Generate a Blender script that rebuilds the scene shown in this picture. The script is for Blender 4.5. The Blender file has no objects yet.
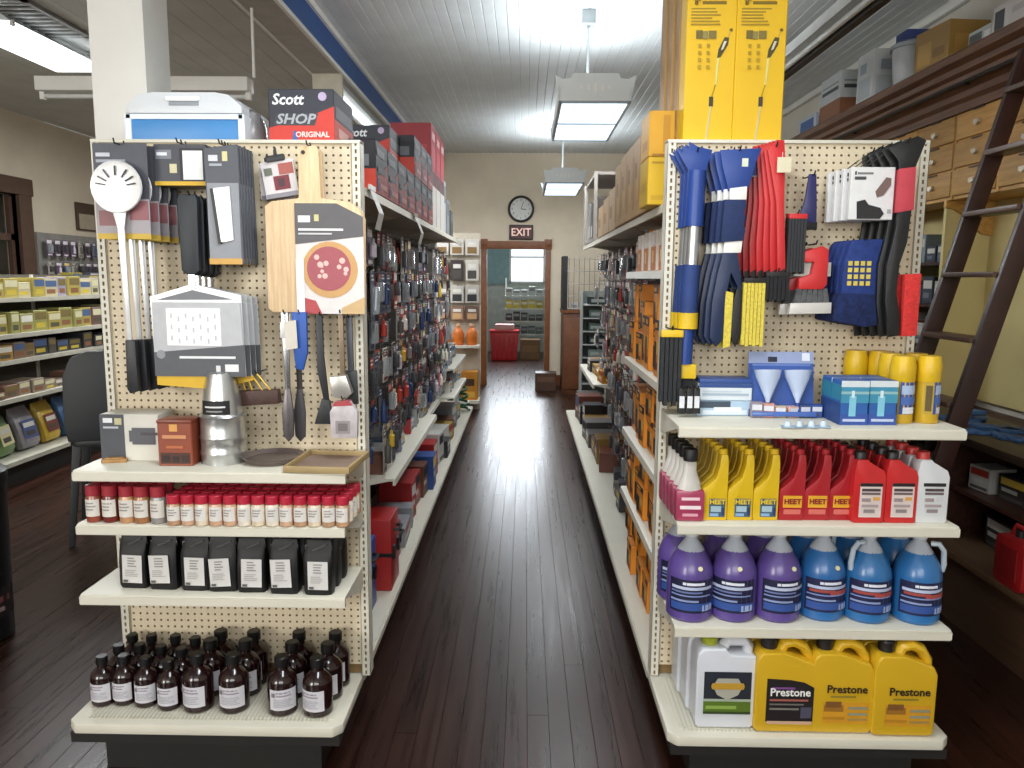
import bpy, bmesh, math, random
from mathutils import Vector, Matrix
random.seed(7)
SC = bpy.context.scene
COL = SC.collection

# ------------------------------------------------------------------ camera
F = 770.0; CX, CY = 512.0, 384.0
ROLL, PITCH, YAW, EYE = 0.00698, 0.1369, 0.01577, 1.70
_fw = Vector((-math.sin(YAW)*math.cos(PITCH), math.cos(YAW)*math.cos(PITCH), -math.sin(PITCH)))
_r0 = Vector((math.cos(YAW), math.sin(YAW), 0)); _u0 = _r0.cross(_fw)
_rt = _r0*math.cos(ROLL) + _u0*math.sin(ROLL); _up = _u0*math.cos(ROLL) - _r0*math.sin(ROLL)
cam_data = bpy.data.cameras.new('camera'); cam = bpy.data.objects.new('camera', cam_data); COL.objects.link(cam)
cam_data.sensor_fit = 'HORIZONTAL'; cam_data.sensor_width = 36.0; cam_data.lens = F/1024*36.0
cam_data.clip_start = 0.05; cam_data.clip_end = 200
cam.matrix_world = Matrix(((_rt.x, _up.x, -_fw.x, 0), (_rt.y, _up.y, -_fw.y, 0), (_rt.z, _up.z, -_fw.z, EYE), (0, 0, 0, 1)))
SC.camera = cam

# ------------------------------------------------------------------ world, daylight, exposure
vs = SC.view_settings
vs.view_transform = 'Standard'; vs.look = 'None'; vs.gamma = 1.0; vs.use_curve_mapping = False
vs.exposure = 0.0
SC.display_settings.display_device = 'sRGB'
try:
    SC.cycles.use_denoising = True
    SC.cycles.max_bounces = 6; SC.cycles.diffuse_bounces = 4; SC.cycles.glossy_bounces = 3
    SC.cycles.caustics_reflective = False; SC.cycles.caustics_refractive = False
    SC.cycles.sample_clamp_indirect = 6.0
except Exception:
    pass
world = bpy.data.worlds.new('world'); SC.world = world; world.use_nodes = True
_bg = world.node_tree.nodes['Background']; _bg.inputs[0].default_value = (0.86, 0.93, 1.0, 1); _bg.inputs[1].default_value = 1.6

def area(name, loc, target, sx, sy, power, col):
    d = bpy.data.lights.new(name, 'AREA'); d.shape = 'RECTANGLE'; d.size = sx; d.size_y = sy
    d.energy = power; d.color = col
    o = bpy.data.objects.new(name, d); COL.objects.link(o); o.location = loc
    o.rotation_euler = (Vector(target)-Vector(loc)).to_track_quat('-Z', 'Y').to_euler()
    return o
# daylight coming in through the shop-front windows behind the camera, and the back-room window
area('daylight_shopfront', (0.0, -3.42, 2.55), (0.0, 3.0, 2.2), 3.6, 1.4, 105, (1.0, 0.975, 0.93))
area('daylight_shopfront_left_room', (-4.4, -3.42, 2.1), (-4.0, 3.0, 1.4), 2.1, 2.0, 190, (1.0, 0.97, 0.92))
area('daylight_back_room', (-0.1, 16.9, 2.3), (-0.1, 12.0, 0.6), 1.6, 1.0, 120, (0.86, 0.93, 1.0))

# ------------------------------------------------------------------ helpers: photo geometry
def ray(px, py):
    return _fw*F + _rt*(px-CX) + _up*(CY-py)
def PY(px, py, Y):
    r = ray(px, py); return Vector((0, 0, EYE)) + r*(Y/r.y)
def PX(px, py, X):
    r = ray(px, py); return Vector((0, 0, EYE)) + r*(X/r.x)
def PZ(px, py, Z):
    r = ray(px, py); return Vector((0, 0, EYE)) + r*((Z-EYE)/r.z)
def XAT(px, Y, Z):
    """x of the point at depth Y and height Z that appears in picture column px"""
    k = px-CX; dz = Z-EYE
    return -(F*(Y*_rt.y+dz*_rt.z) - k*(Y*_fw.y+dz*_fw.z)) / (F*_rt.x - k*_fw.x)

# ------------------------------------------------------------------ helpers: materials
def lin(h):
    h = h.lstrip('#'); r = [int(h[i:i+2], 16)/255 for i in (0, 2, 4)]
    return tuple(c/12.92 if c <= .04045 else ((c+.055)/1.055)**2.4 for c in r)
_mats = {}
def M(h, rough=.5, metal=0.0, var=.10, scale=9.0, coat=0.0, bump=0.0):
    key = (h, rough, metal, var, scale, coat, bump)
    if key in _mats: return _mats[key]
    m = bpy.data.materials.new('m_'+h.lstrip('#')); m.use_nodes = True
    nt = m.node_tree; p = nt.nodes['Principled BSDF']; c = lin(h)
    p.inputs['Roughness'].default_value = rough; p.inputs['Metallic'].default_value = metal
    if coat: p.inputs['Coat Weight'].default_value = coat; p.inputs['Coat Roughness'].default_value = .12
    tc = nt.nodes.new('ShaderNodeTexCoord'); n = nt.nodes.new('ShaderNodeTexNoise')
    n.inputs['Scale'].default_value = scale; n.inputs['Detail'].default_value = 3
    nt.links.new(tc.outputs['Object'], n.inputs['Vector'])
    rp = nt.nodes.new('ShaderNodeValToRGB')
    rp.color_ramp.elements[0].position = .3; rp.color_ramp.elements[1].position = .7
    rp.color_ramp.elements[0].color = tuple(x*(1-var) for x in c)+(1,)
    rp.color_ramp.elements[1].color = tuple(min(1, x*(1+var)) for x in c)+(1,)
    nt.links.new(n.outputs['Fac'], rp.inputs['Fac']); nt.links.new(rp.outputs['Color'], p.inputs['Base Color'])
    if bump:
        b = nt.nodes.new('ShaderNodeBump'); b.inputs['Strength'].default_value = bump; b.inputs['Distance'].default_value = .01
        nt.links.new(n.outputs['Fac'], b.inputs['Height']); nt.links.new(b.outputs['Normal'], p.inputs['Normal'])
    _mats[key] = m; return m
def PM(h): return M(h, .55, 0, .04, 30)          # print, paper, card
def EM(h, s):
    key = ('em', h, s)
    if key in _mats: return _mats[key]
    m = bpy.data.materials.new('m_light_'+h.lstrip('#')); m.use_nodes = True; nt = m.node_tree
    p = nt.nodes['Principled BSDF']; c = lin(h)+(1,)
    p.inputs['Base Color'].default_value = c; p.inputs['Emission Color'].default_value = c; p.inputs['Emission Strength'].default_value = s
    _mats[key] = m; return m
def WOOD(a, b, rough=.45, sx=14.0, sy=.7, name='wood', coat=0.0, sz=14.0):
    """long-grain wood, grain along local y"""
    key = ('wood', a, b, rough, sx, sy, sz)
    if key in _mats: return _mats[key]
    m = bpy.data.materials.new('m_'+name); m.use_nodes = True; nt = m.node_tree; p = nt.nodes['Principled BSDF']
    p.inputs['Roughness'].default_value = rough
    if coat: p.inputs['Coat Weight'].default_value = coat; p.inputs['Coat Roughness'].default_value = .25
    tc = nt.nodes.new('ShaderNodeTexCoord'); mp = nt.nodes.new('ShaderNodeMapping'); mp.inputs['Scale'].default_value = (sx, sy, sz)
    oi = nt.nodes.new('ShaderNodeObjectInfo'); ad = nt.nodes.new('ShaderNodeVectorMath'); ad.operation = 'ADD'
    ml = nt.nodes.new('ShaderNodeMath'); ml.operation = 'MULTIPLY'; ml.inputs[1].default_value = 40
    nt.links.new(oi.outputs['Random'], ml.inputs[0]); nt.links.new(tc.outputs['Object'], ad.inputs[0]); nt.links.new(ml.outputs[0], ad.inputs[1])
    nt.links.new(ad.outputs[0], mp.inputs['Vector'])
    n = nt.nodes.new('ShaderNodeTexNoise'); n.inputs['Scale'].default_value = 3; n.inputs['Detail'].default_value = 6; n.inputs['Roughness'].default_value = .65
    nt.links.new(mp.outputs[0], n.inputs['Vector'])
    rp = nt.nodes.new('ShaderNodeValToRGB'); e = rp.color_ramp.elements
    e[0].position = .3; e[1].position = .72; e[0].color = lin(a)+(1,); e[1].color = lin(b)+(1,)
    nt.links.new(n.outputs['Fac'], rp.inputs['Fac'])
    hs = nt.nodes.new('ShaderNodeHueSaturation'); mr = nt.nodes.new('ShaderNodeMapRange')
    mr.inputs['To Min'].default_value = .8; mr.inputs['To Max'].default_value = 1.2
    nt.links.new(oi.outputs['Random'], mr.inputs['Value']); nt.links.new(mr.outputs[0], hs.inputs['Value'])
    nt.links.new(rp.outputs['Color'], hs.inputs['Color']); nt.links.new(hs.outputs[0], p.inputs['Base Color'])
    rr = nt.nodes.new('ShaderNodeMapRange'); rr.inputs['To Min'].default_value = max(.05, rough-.12); rr.inputs['To Max'].default_value = rough+.15
    nt.links.new(n.outputs['Fac'], rr.inputs['Value']); nt.links.new(rr.outputs[0], p.inputs['Roughness'])
    b = nt.nodes.new('ShaderNodeBump'); b.inputs['Strength'].default_value = .12; b.inputs['Distance'].default_value = .004
    nt.links.new(n.outputs['Fac'], b.inputs['Height']); nt.links.new(b.outputs['Normal'], p.inputs['Normal'])
    _mats[key] = m; return m
def GLASS(h, alpha=.25, rough=.05):
    """clear plastic or glass: mostly see-through with a glossy skin"""
    key = ('gl', h, alpha, rough)
    if key in _mats: return _mats[key]
    m = bpy.data.materials.new('m_clear_'+h.lstrip('#')); m.use_nodes = True; p = m.node_tree.nodes['Principled BSDF']
    p.inputs['Base Color'].default_value = lin(h)+(1,); p.inputs['Roughness'].default_value = rough; p.inputs['Alpha'].default_value = alpha
    _mats[key] = m; return m

# ------------------------------------------------------------------ helpers: meshes
class G:
    def __init__(s): s.v = []; s.f = []; s.m = []
    def add(s, vs_, fs, mi=0):
        o = len(s.v); s.v += [tuple(v) for v in vs_]
        for f in fs: s.f.append([o+i for i in f]); s.m.append(mi)
        return s
    def box(s, x0, x1, y0, y1, z0, z1, mi=0):
        return s.add([(x0,y0,z0),(x1,y0,z0),(x1,y1,z0),(x0,y1,z0),(x0,y0,z1),(x1,y0,z1),(x1,y1,z1),(x0,y1,z1)],
                     [(0,3,2,1),(4,5,6,7),(0,1,5,4),(1,2,6,5),(2,3,7,6),(3,0,4,7)], mi)
    def prism(s, pts, ax, a, b, mi=0, scale=1.0):
        """outline extruded: ax 'y' -> pts are (x,z); 'z' -> (x,y); 'x' -> (y,z); end b scaled about the centroid"""
        n = len(pts)
        if sum(pts[i][0]*pts[(i+1) % n][1]-pts[(i+1) % n][0]*pts[i][1] for i in range(n)) < 0: pts = pts[::-1]
        cx = sum(p[0] for p in pts)/n; cz = sum(p[1] for p in pts)/n
        def mk(p, t): return {'y': (p[0], t, p[1]), 'z': (p[0], p[1], t), 'x': (t, p[0], p[1])}[ax]
        q = [(cx+(p[0]-cx)*scale, cz+(p[1]-cz)*scale) for p in pts]
        vs_ = [mk(p, a) for p in pts]+[mk(p, b) for p in q]
        fs = [tuple(range(n)), tuple(range(2*n-1, n-1, -1))]+[(i, i+n, (i+1) % n+n, (i+1) % n) for i in range(n)]
        if ax == 'y':  pass
        else: fs = [tuple(reversed(f)) for f in fs]
        return s.add(vs_, fs, mi)
    def lathe(s, prof, n=16, c=(0, 0), mi=0, sx=1.0, sy=1.0, mis=None, sq=0.0, caps=True):
        """prof: (r,z) bottom to top; sq>0 squares the section"""
        k = len(prof); vs_ = []
        for r, z in prof:
            for i in range(n):
                a = 2*math.pi*i/n; ca, sa = math.cos(a), math.sin(a)
                if sq:
                    e = 1-sq*.75; ca = math.copysign(abs(ca)**e, ca); sa = math.copysign(abs(sa)**e, sa)
                vs_.append((c[0]+r*ca*sx, c[1]+r*sa*sy, z))
        o = len(s.v); s.v += vs_
        for j in range(k-1):
            for i in range(n):
                s.f.append([o+j*n+i, o+j*n+(i+1) % n, o+(j+1)*n+(i+1) % n, o+(j+1)*n+i]); s.m.append(mis[j] if mis else mi)
        if not caps: return s
        s.f.append([o+i for i in range(n-1, -1, -1)]); s.m.append(mis[0] if mis else mi)
        s.f.append([o+(k-1)*n+i for i in range(n)]); s.m.append(mis[-1] if mis else mi)
        return s
    def tube(s, path, r, n=8, mi=0):
        path = [Vector(p) for p in path]; rs = r if isinstance(r, (list, tuple)) else [r]*len(path); vs_ = []
        for i, p in enumerate(path):
            d = (path[min(i+1, len(path)-1)]-path[max(i-1, 0)]).normalized()
            a = d.orthogonal().normalized() if i == 0 else (a-d*a.dot(d)).normalized()
            b = d.cross(a)
            vs_ += [p+(a*math.cos(2*math.pi*k/n)+b*math.sin(2*math.pi*k/n))*rs[i] for k in range(n)]
        fs = [(j*n+i, j*n+(i+1) % n, (j+1)*n+(i+1) % n, (j+1)*n+i) for j in range(len(path)-1) for i in range(n)]
        fs += [tuple(range(n-1, -1, -1)), tuple((len(path)-1)*n+i for i in range(n))]
        return s.add(vs_, fs, mi)
    def ball(s, c, r, n=10, mi=0, sz=1.0):
        prof = [(max(r*math.sin(math.pi*i/6), r*.02), c[2]-r*sz*math.cos(math.pi*i/6)) for i in range(7)]
        return s.lathe(prof, n, (c[0], c[1]), mi)
    def xf(s, mat, start=0):
        s.v[start:] = [tuple(mat @ Vector(v)) for v in s.v[start:]]; return s
    def mesh(s, name, mats, bevel=0.0, seg=2, sharp=35):
        me = bpy.data.meshes.new(name); me.from_pydata(s.v, [], s.f)
        for m in (mats if isinstance(mats, (list, tuple)) else [mats]): me.materials.append(m)
        me.polygons.foreach_set('material_index', s.m)
        if bevel:
            bm = bmesh.new(); bm.from_mesh(me)
            es = [e for e in bm.edges if len(e.link_faces) == 2 and e.calc_face_angle(0) > .5]
            bmesh.ops.bevel(bm, geom=es, offset=bevel, segments=seg, profile=.6, affect='EDGES', clamp_overlap=True)
            bm.to_mesh(me); bm.free()
        me.polygons.foreach_set('use_smooth', [True]*len(me.polygons))
        me.set_sharp_from_angle(angle=math.radians(sharp)); me.update()
        return me
    def obj(s, name, mats, parent=None, loc=None, rot=None, **k):
        return link(name, s.mesh(name, mats, **k), parent, loc, rot)
def link(name, data, parent=None, loc=None, rot=None):
    o = bpy.data.objects.new(name, data); COL.objects.link(o)
    if parent is not None: o.parent = parent
    if loc is not None: o.location = loc
    if rot is not None: o.rotation_euler = rot
    return o
def tag(o, label, cat, group=None):
    o['label'] = label; o['category'] = cat
    if group: o['group'] = group
    return o
def thing(name, label, cat, loc=(0, 0, 0), rz=0.0, group=None):
    o = link(name, None, None, loc, (0, 0, rz)); o.empty_display_size = .02
    return tag(o, label, cat, group)
def struct(o): o['kind'] = 'structure'; return o
_kids = {}
def kids(o):
    if o.name not in _kids: _kids[o.name] = list(o.children)
    return _kids[o.name]
def clone(o, loc=None, rot=None, label=None, group=None, parent=None):
    c = o.copy(); COL.objects.link(c); c.parent = parent
    if loc is not None: c.location = loc
    if rot is not None: c.rotation_euler = rot
    if label: c['label'] = label
    if group: c['group'] = group
    for ch in kids(o): clone(ch, parent=c)
    return c
class Kind:
    """build once, then place copies: first call uses the original"""
    def __init__(s, make): s.make = make; s.o = None
    def __call__(s, label, cat, loc, rz=0.0, group=None, tilt=0.0, lean=0.0):
        if s.o is None:
            s.o = s.make(); o = s.o; kids(o)
            for ch in kids(o): kids(ch)
            o.location = loc; o.rotation_euler = (lean, tilt, rz)
        else: o = clone(s.o, loc, (lean, tilt, rz))
        return tag(o, label, cat, group)
def strip(parent, name, rects, loc=(0, 0, 0), rot=(0, 0, 0), w=1.0, h=1.0, step=.0004):
    """flat print: rects (x0,x1,z0,z1,hex) in 0..1 of w x h, centred on x, base at z=0, facing -y; later ones lie proud"""
    g = G(); mats = []; idx = {}
    for k, r in enumerate(rects):
        if r[4] not in idx: idx[r[4]] = len(mats); mats.append(PM(r[4]))
        x0, x1, z0, z1 = (r[0]-.5)*w, (r[1]-.5)*w, r[2]*h, r[3]*h; y = -.0006-step*k
        g.add([(x0,y,z0),(x1,y,z0),(x1,y,z1),(x0,y,z1)], [(0,1,2,3)], idx[r[4]])
    return g.obj(name, mats, parent, loc, rot)
def arcstrip(parent, name, rects, R, ang, z0, h, loc=(0, 0, 0), step=.0004, n=6, sx=1.0, sy=1.0, rz=0.0):
    """print wrapped round a bottle of radius R, ang = total angle, facing -y"""
    g = G(); mats = []; idx = {}
    for k, r in enumerate(rects):
        if r[4] not in idx: idx[r[4]] = len(mats); mats.append(PM(r[4]))
        rr = R+.0006+step*k; m = max(1, int(round(n*(r[1]-r[0])))); vs_ = []
        for i in range(m+1):
            a = ((r[0]+(r[1]-r[0])*i/m)-.5)*ang
            for z in (r[2], r[3]): vs_.append((math.sin(a)*rr*sx, -math.cos(a)*rr*sy, z0+z*h))
        g.add(vs_, [(2*i, 2*i+2, 2*i+3, 2*i+1) for i in range(m)], idx[r[4]])
    return g.obj(name, mats, parent, loc, (0, 0, rz))
_txt = {}
def txt(s, size, mat, parent, loc, rot=(math.pi/2, 0, 0), name='lettering', ext=.0006, bold=.0, sx=1.0, shear=0.0, align='CENTER'):
    key = (s, size, mat.name, ext, bold, sx, shear, align)
    if key not in _txt:
        cu = bpy.data.curves.new('t', 'FONT'); cu.body = s; cu.size = size; cu.align_x = align; cu.align_y = 'CENTER'
        cu.extrude = ext; cu.offset = bold; cu.shear = shear; cu.resolution_u = 2
        to = bpy.data.objects.new('t', cu); COL.objects.link(to)
        me = bpy.data.meshes.new_from_object(to.evaluated_get(bpy.context.evaluated_depsgraph_get()))
        bpy.data.objects.remove(to); bpy.data.curves.remove(cu)
        for v in me.vertices: v.co.x *= sx
        me.materials.clear(); me.materials.append(mat); me.name = name; _txt[key] = me
    return link(name, _txt[key], parent, loc, rot)
def rrect(w, h, r, n=4, cx=0.0, cz=0.0):
    pts = []
    for (qx, qz, a0) in ((1, 1, 0), (-1, 1, 90), (-1, -1, 180), (1, -1, 270)):
        for i in range(n+1):
            a = math.radians(a0+90*i/n); pts.append((cx+qx*(w/2-r)+r*math.cos(a), cz+qz*(h/2-r)+r*math.sin(a)))
    return pts
ORD = ['first', 'second', 'third', 'fourth', 'fifth', 'sixth', 'seventh', 'eighth', 'ninth', 'tenth', 'eleventh', 'twelfth',
       'thirteenth', 'fourteenth', 'fifteenth', 'sixteenth', 'seventeenth', 'eighteenth', 'nineteenth', 'twentieth',
       'twenty-first', 'twenty-second', 'twenty-third', 'twenty-fourth', 'twenty-fifth', 'twenty-sixth', 'twenty-seventh', 'twenty-eighth', 'twenty-ninth', 'thirtieth',
       'thirty-first', 'thirty-second', 'thirty-third', 'thirty-fourth', 'thirty-fifth', 'thirty-sixth', 'thirty-seventh', 'thirty-eighth', 'thirty-ninth', 'fortieth']
# ================================================================== THE SETTING
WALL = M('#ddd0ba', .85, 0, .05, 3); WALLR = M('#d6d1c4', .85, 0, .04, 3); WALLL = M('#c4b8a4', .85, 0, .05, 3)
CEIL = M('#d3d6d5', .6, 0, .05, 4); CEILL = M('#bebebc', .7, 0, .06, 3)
WHITE = M('#e4e2dc', .5, 0, .03, 6); DARK = M('#15130f', .8); BLACK = M('#141416', .5); BLACKM = M('#1b1b1d', .35, .3)
DKWOOD = WOOD('#2a1712', '#4e2d20', .4, name='dark_stained_wood'); MIDWOOD = WOOD('#5b3115', '#8a5226', .42, name='oak_trim')
RWOOD = WOOD('#563625', '#8a6146', .4, name='cornice_wood', sx=10, sy=.8)
FLOORW = WOOD('#1f110b', '#3a2016', .29, name='floorboard', sx=12, sy=.5)
_p = FLOORW.node_tree.nodes['Principled BSDF']; _p.inputs['Specular IOR Level'].default_value = .26
XL, XR, YB, YF, ZC = -6.05, 2.93, 12.22, -3.6, 3.6

# floor: boards running down the aisle, each its own part
sub = struct(G().box(XL, XR, YF, 18.0, -.08, -.022).obj('floor', M('#1a0f0b', .8)))
x = XL; w = .0832
while x < XR-.02:
    ys = [YF]; y = YF+random.uniform(1.5, 7.5)
    while y < 16.5: ys.append(y); y += random.uniform(6.5, 9)
    ys.append(18.0)
    for a, b in zip(ys, ys[1:]):
        x0, x1 = x+.0002, min(x+w-.0002, XR); c = .0009; dz = random.uniform(-.0006, .0)
        G().prism([(x0, -.022), (x1, -.022), (x1, dz-c), (x1-c, dz), (x0+c, dz), (x0, dz-c)], 'y', a+.001, b-.001).obj('floorboard', FLOORW, sub)
    x += w

# ceiling: narrow beadboard over the aisle side, wide boards over the left room
ce = struct(G().box(XL, XR, YF, YB, ZC+.012, ZC+.1).obj('ceiling', CEIL))
x = -1.52
while x < XR-.01:
    x0, x1 = x, min(x+.0852, XR); c = .006
    G().prism([(x0, ZC+.012), (x0, ZC+c), (x0+c, ZC), (x1-c, ZC), (x1, ZC+c), (x1, ZC+.012)], 'y', YF, YB).obj('ceiling_board', CEIL, ce); x += .0855
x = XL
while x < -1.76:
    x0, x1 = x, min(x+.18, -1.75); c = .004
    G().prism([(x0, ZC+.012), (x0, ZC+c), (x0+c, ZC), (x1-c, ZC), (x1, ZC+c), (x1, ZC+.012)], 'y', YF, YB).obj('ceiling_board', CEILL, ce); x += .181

# walls
dx0, dx1, dz1 = -.60, .315, 2.15
struct(G().box(XL-.15, dx0, YB, YB+.14, 0, ZC).box(dx1, XR+.15, YB, YB+.14, 0, ZC).box(dx0, dx1, YB, YB+.14, dz1, ZC).obj('wall_back', WALL))
struct(G().box(XR, XR+.15, YF, YB, 0, ZC).obj('wall_right', WALLR))
# left wall with a doorway
lw = PX(20, 180, XL); LY0, LY1, LZ = 7.8, 9.25, 2.64
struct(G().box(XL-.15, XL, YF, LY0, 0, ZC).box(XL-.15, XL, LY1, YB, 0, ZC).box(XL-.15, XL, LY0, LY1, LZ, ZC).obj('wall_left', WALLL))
struct(G().box(XL-1.2, XL-1.1, LY0-.8, LY1+.8, 0, ZC).box(XL-1.2, XL-.14, LY0-.9, LY0-.8, 0, ZC).box(XL-1.2, XL-.14, LY1+.8, LY1+.9, 0, ZC).box(XL-1.2, XL-.14, LY0-.9, LY1+.9, ZC, ZC+.1).box(XL-1.2, XL-.14, LY0-.9, LY1+.9, -.08, 0).obj('wall_hallway', M('#8b8577', .9)))
# shop-front wall behind the viewer, with its windows
fw = G(); W0, W1, WZ0, WZ1 = -1.9, 1.9, .75, 3.3; V0, V1 = -5.5, -3.2
fw.box(XL, V0, YF, YF+.15, 0, ZC).box(V1, W0, YF, YF+.15, 0, ZC).box(W1, XR, YF, YF+.15, 0, ZC)
for a, b in ((V0, V1), (W0, W1)): fw.box(a, b, YF, YF+.15, 0, WZ0).box(a, b, YF, YF+.15, WZ1, ZC)
struct(fw.obj('wall_front', WALL))
for i, (a, b) in enumerate(((W0, W1), (V0, V1))):
    win = struct(link('window_%d' % (i+1), None)); n = 3 if i == 0 else 2
    g = G()
    for k in range(n+1): xx = a+(b-a)*k/n; g.box(xx-.03, xx+.03, YF+.03, YF+.1, WZ0, WZ1)
    g.box(a, b, YF+.03, YF+.1, WZ0, WZ0+.05).box(a, b, YF+.03, YF+.1, WZ1-.05, WZ1).obj('window_frame', MIDWOOD, win)
    for k in range(n):
        G().box(a+(b-a)*k/n+.03, a+(b-a)*(k+1)/n-.03, YF+.06, YF+.066, WZ0+.05, WZ1-.05).obj('pane', GLASS('#ffffff', .06), win)

# crown strip at the right wall, baseboard on the back wall
struct(G().box(XR-.05, XR, YF, YB, ZC-.07, ZC).obj('trim_1', WHITE, bevel=.02))
struct(G().box(.42, XR, YB-.02, YB, 0, .17).box(-2, -.7, YB-.02, YB, 0, .17).obj('baseboard_back', MIDWOOD))

# boxed beam with a blue face carried by a square white column
bm_ = struct(G().box(-1.75, -1.515, YF, YB, 3.34, ZC+.005).obj('trim_2', M('#a9a69e', .6)))
bm_.name = 'beam'
G().box(-1.516, -1.508, YF, YB, 3.365, 3.555).obj('beam_face', M('#1d4f8f', .45), bm_)
G().box(-1.52, -1.495, YF, YB, 3.335, 3.366).obj('edge_trim', WHITE, bm_)
G().box(-1.52, -1.485, YF, YB, 3.555, 3.60).obj('edge_trim', WHITE, bm_)
G().box(-1.765, -1.745, YF, YB, 3.335, 3.37).obj('edge_trim', WHITE, bm_)
cl = struct(G().box(-1.685, -1.47, 3.085, 3.30, 0, 3.34).obj('column', WHITE, bevel=.006))
G().box(-1.70, -1.455, 3.07, 3.315, 0, .18).obj('column_base', WHITE, cl, bevel=.006)
G().box(-1.75, -1.45, 3.04, 3.34, 3.24, 3.34).obj('column_cap', WHITE, cl, bevel=.01)

# doorway in the back wall
d1 = struct(link('door_1', None)); CAS = M('#7d4a28', .45, 0, .18, 14); yb = YB-.035
G().box(-.69, dx0, yb, YB+.02, 0, 2.155).obj('jamb', CAS, d1, bevel=.006); G().box(dx1, .40, yb, YB+.02, 0, 2.155).obj('jamb', CAS, d1, bevel=.006)
G().box(dx0, dx1, yb, YB+.02, dz1, 2.27).obj('head_casing', CAS, d1, bevel=.006)
for a, b in ((-.70, -.585), (.30, .415)):
    k = G().box(a, b, yb-.015, YB+.02, 2.145, 2.30).obj('corner_block', CAS, d1, bevel=.006)
    G().lathe([(.045, 0), (.045, .008), (.03, .014), (.018, .02)], 16).obj('rosette', CAS, k, ((a+b)/2, yb-.014, 2.222), (math.pi/2, 0, 0))
# doorway in the left wall
d2 = struct(link('door_2', None)); CL = M('#4b3529', .5, 0, .15, 10)
G().box(XL-.1, XL+.04, LY0-.22, LY0, 0, LZ).obj('jamb', CL, d2); G().box(XL-.1, XL+.04, LY1, LY1+.24, 0, LZ).obj('jamb', CL, d2)
G().box(XL-.1, XL+.05, LY0-.24, LY1+.27, LZ, LZ+.2).obj('head_casing', CL, d2, bevel=.01)
G().box(XL-.1, XL-.05, LY0, LY0+.06, 0, LZ).box(XL-.1, XL-.05, LY1-.06, LY1, 0, LZ).box(XL-.1, XL-.05, LY0, LY1, 2.1, 2.18).obj('inner_frame', CL, d2)

# back room seen through the doorway
BW = M('#c8cdc6', .8)
struct(G().box(-3, -.32, 17.9, 18.0, 0, ZC).box(.42, 3, 17.9, 18.0, 0, ZC).box(-.32, .42, 17.9, 18.0, 0, 1.62).box(-.32, .42, 17.9, 18.0, 2.4, ZC).obj('wall_back_room', BW))
struct(G().box(-3.1, -3, YB+.14, 18, 0, ZC).box(3, 3.1, YB+.14, 18, 0, ZC).obj('wall_back_room_sides', BW))
struct(G().box(-3, 3, YB+.14, 18, ZC-.6, ZC-.5).obj('ceiling_back_room', CEIL))
w3 = struct(link('window_3', None))
G().box(-.36, -.32, 17.86, 17.96, 1.58, 2.44).box(.42, .46, 17.86, 17.96, 1.58, 2.44).box(-.36, .46, 17.86, 17.96, 1.58, 1.62).box(-.36, .46, 17.86, 17.96, 2.4, 2.44).box(-.32, .42, 17.88, 17.94, 2.16, 2.19).obj('window_frame', WHITE, w3)
G().box(-.32, .42, 17.92, 17.926, 1.62, 2.4).obj('pane', GLASS('#ffffff', .08), w3)
# ================================================================== LIGHTS THE SHOP HAS
TUBE = EM('#f2fbff', 7.0); DIFF = EM('#dcefff', 1.7); PAINT = M('#d5dadb', .45, 0, .03)
PDOWN, PUP, LROOM = 36, 19, 80
def lamp(parent, loc, rx, sx, sy, power, col):
    d = bpy.data.lights.new('tube_light', 'AREA'); d.shape = 'RECTANGLE'; d.size = sx; d.size_y = sy; d.energy = power; d.color = col
    return link('tube_light', d, parent, loc, (rx, 0, 0))
def make_pendant():
    t = link('pendant_light', None); w, l, h = .46, 1.4, .17
    scal = [(-w/2, 0), (w/2, 0), (w/2+.03, h*.95), (w/2-.02, h*.78), (w/2-.07, h*.82), (w/2-.085, h), (-w/2+.085, h), (-w/2+.07, h*.82), (-w/2+.02, h*.78), (-w/2-.03, h*.95)]
    for y in (-l/2, l/2-.006):
        e = G().prism(scal, 'y', y, y+.006).obj('end_plate', PAINT, t)
        k = -.001 if y < 0 else .007
        for q in range(-3, 4): G().box(q*.045-.008, q*.045+.008, y+k-.002, y+k+.002, .05+.012*abs(q), .11-.008*abs(q)).obj('fretwork', WHITE, e)
    for s in (-1, 1): G().box(s*w/2-.004, s*w/2+.004, -l/2, l/2, 0, h*.5).obj('side_panel', PAINT, t)
    G().box(-w/2+.015, w/2-.015, -l/2+.015, l/2-.015, -.008, -.002).obj('diffuser', DIFF, t)
    G().box(-w/2, w/2, -.012, .012, -.014, 0).box(-w/2, w/2, -l/2, -l/2+.02, -.014, 0).box(-w/2, w/2, l/2-.02, l/2, -.014, 0).box(-w/2, -w/2+.018, -l/2, l/2, -.014, 0).box(w/2-.018, w/2, -l/2, l/2, -.014, 0).obj('frame', M('#8b9296', .4, .3), t)
    for q in (-1.5, -.5, .5, 1.5):
        G().tube([(q*.085, -l/2+.05, .10), (q*.085, l/2-.05, .10)], .016, 10).obj('fluorescent_tube', TUBE, t)
    G().box(-.05, .05, -l/2+.02, l/2-.02, .13, .16).obj('ballast_box', PAINT, t)
    lamp(t, (0, 0, -.02), 0, w-.06, l-.1, PDOWN, (.93, .97, 1.0)); lamp(t, (0, 0, .175), math.pi, w, l, PUP, (.93, .97, 1.0))
    rl = ZC-2.83
    G().tube([(0, 0, .18), (0, 0, rl-.04)], .011, 8).obj('hanging_rod', M('#b9bfc2', .35, .6), t)
    G().box(-.05, .05, -.06, .06, rl-.1, rl).obj('ceiling_mount', M('#8f9698', .4, .5), t, bevel=.01)
    return t
pend = Kind(make_pendant)
GP = 'pendant lights over the aisle'
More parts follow.
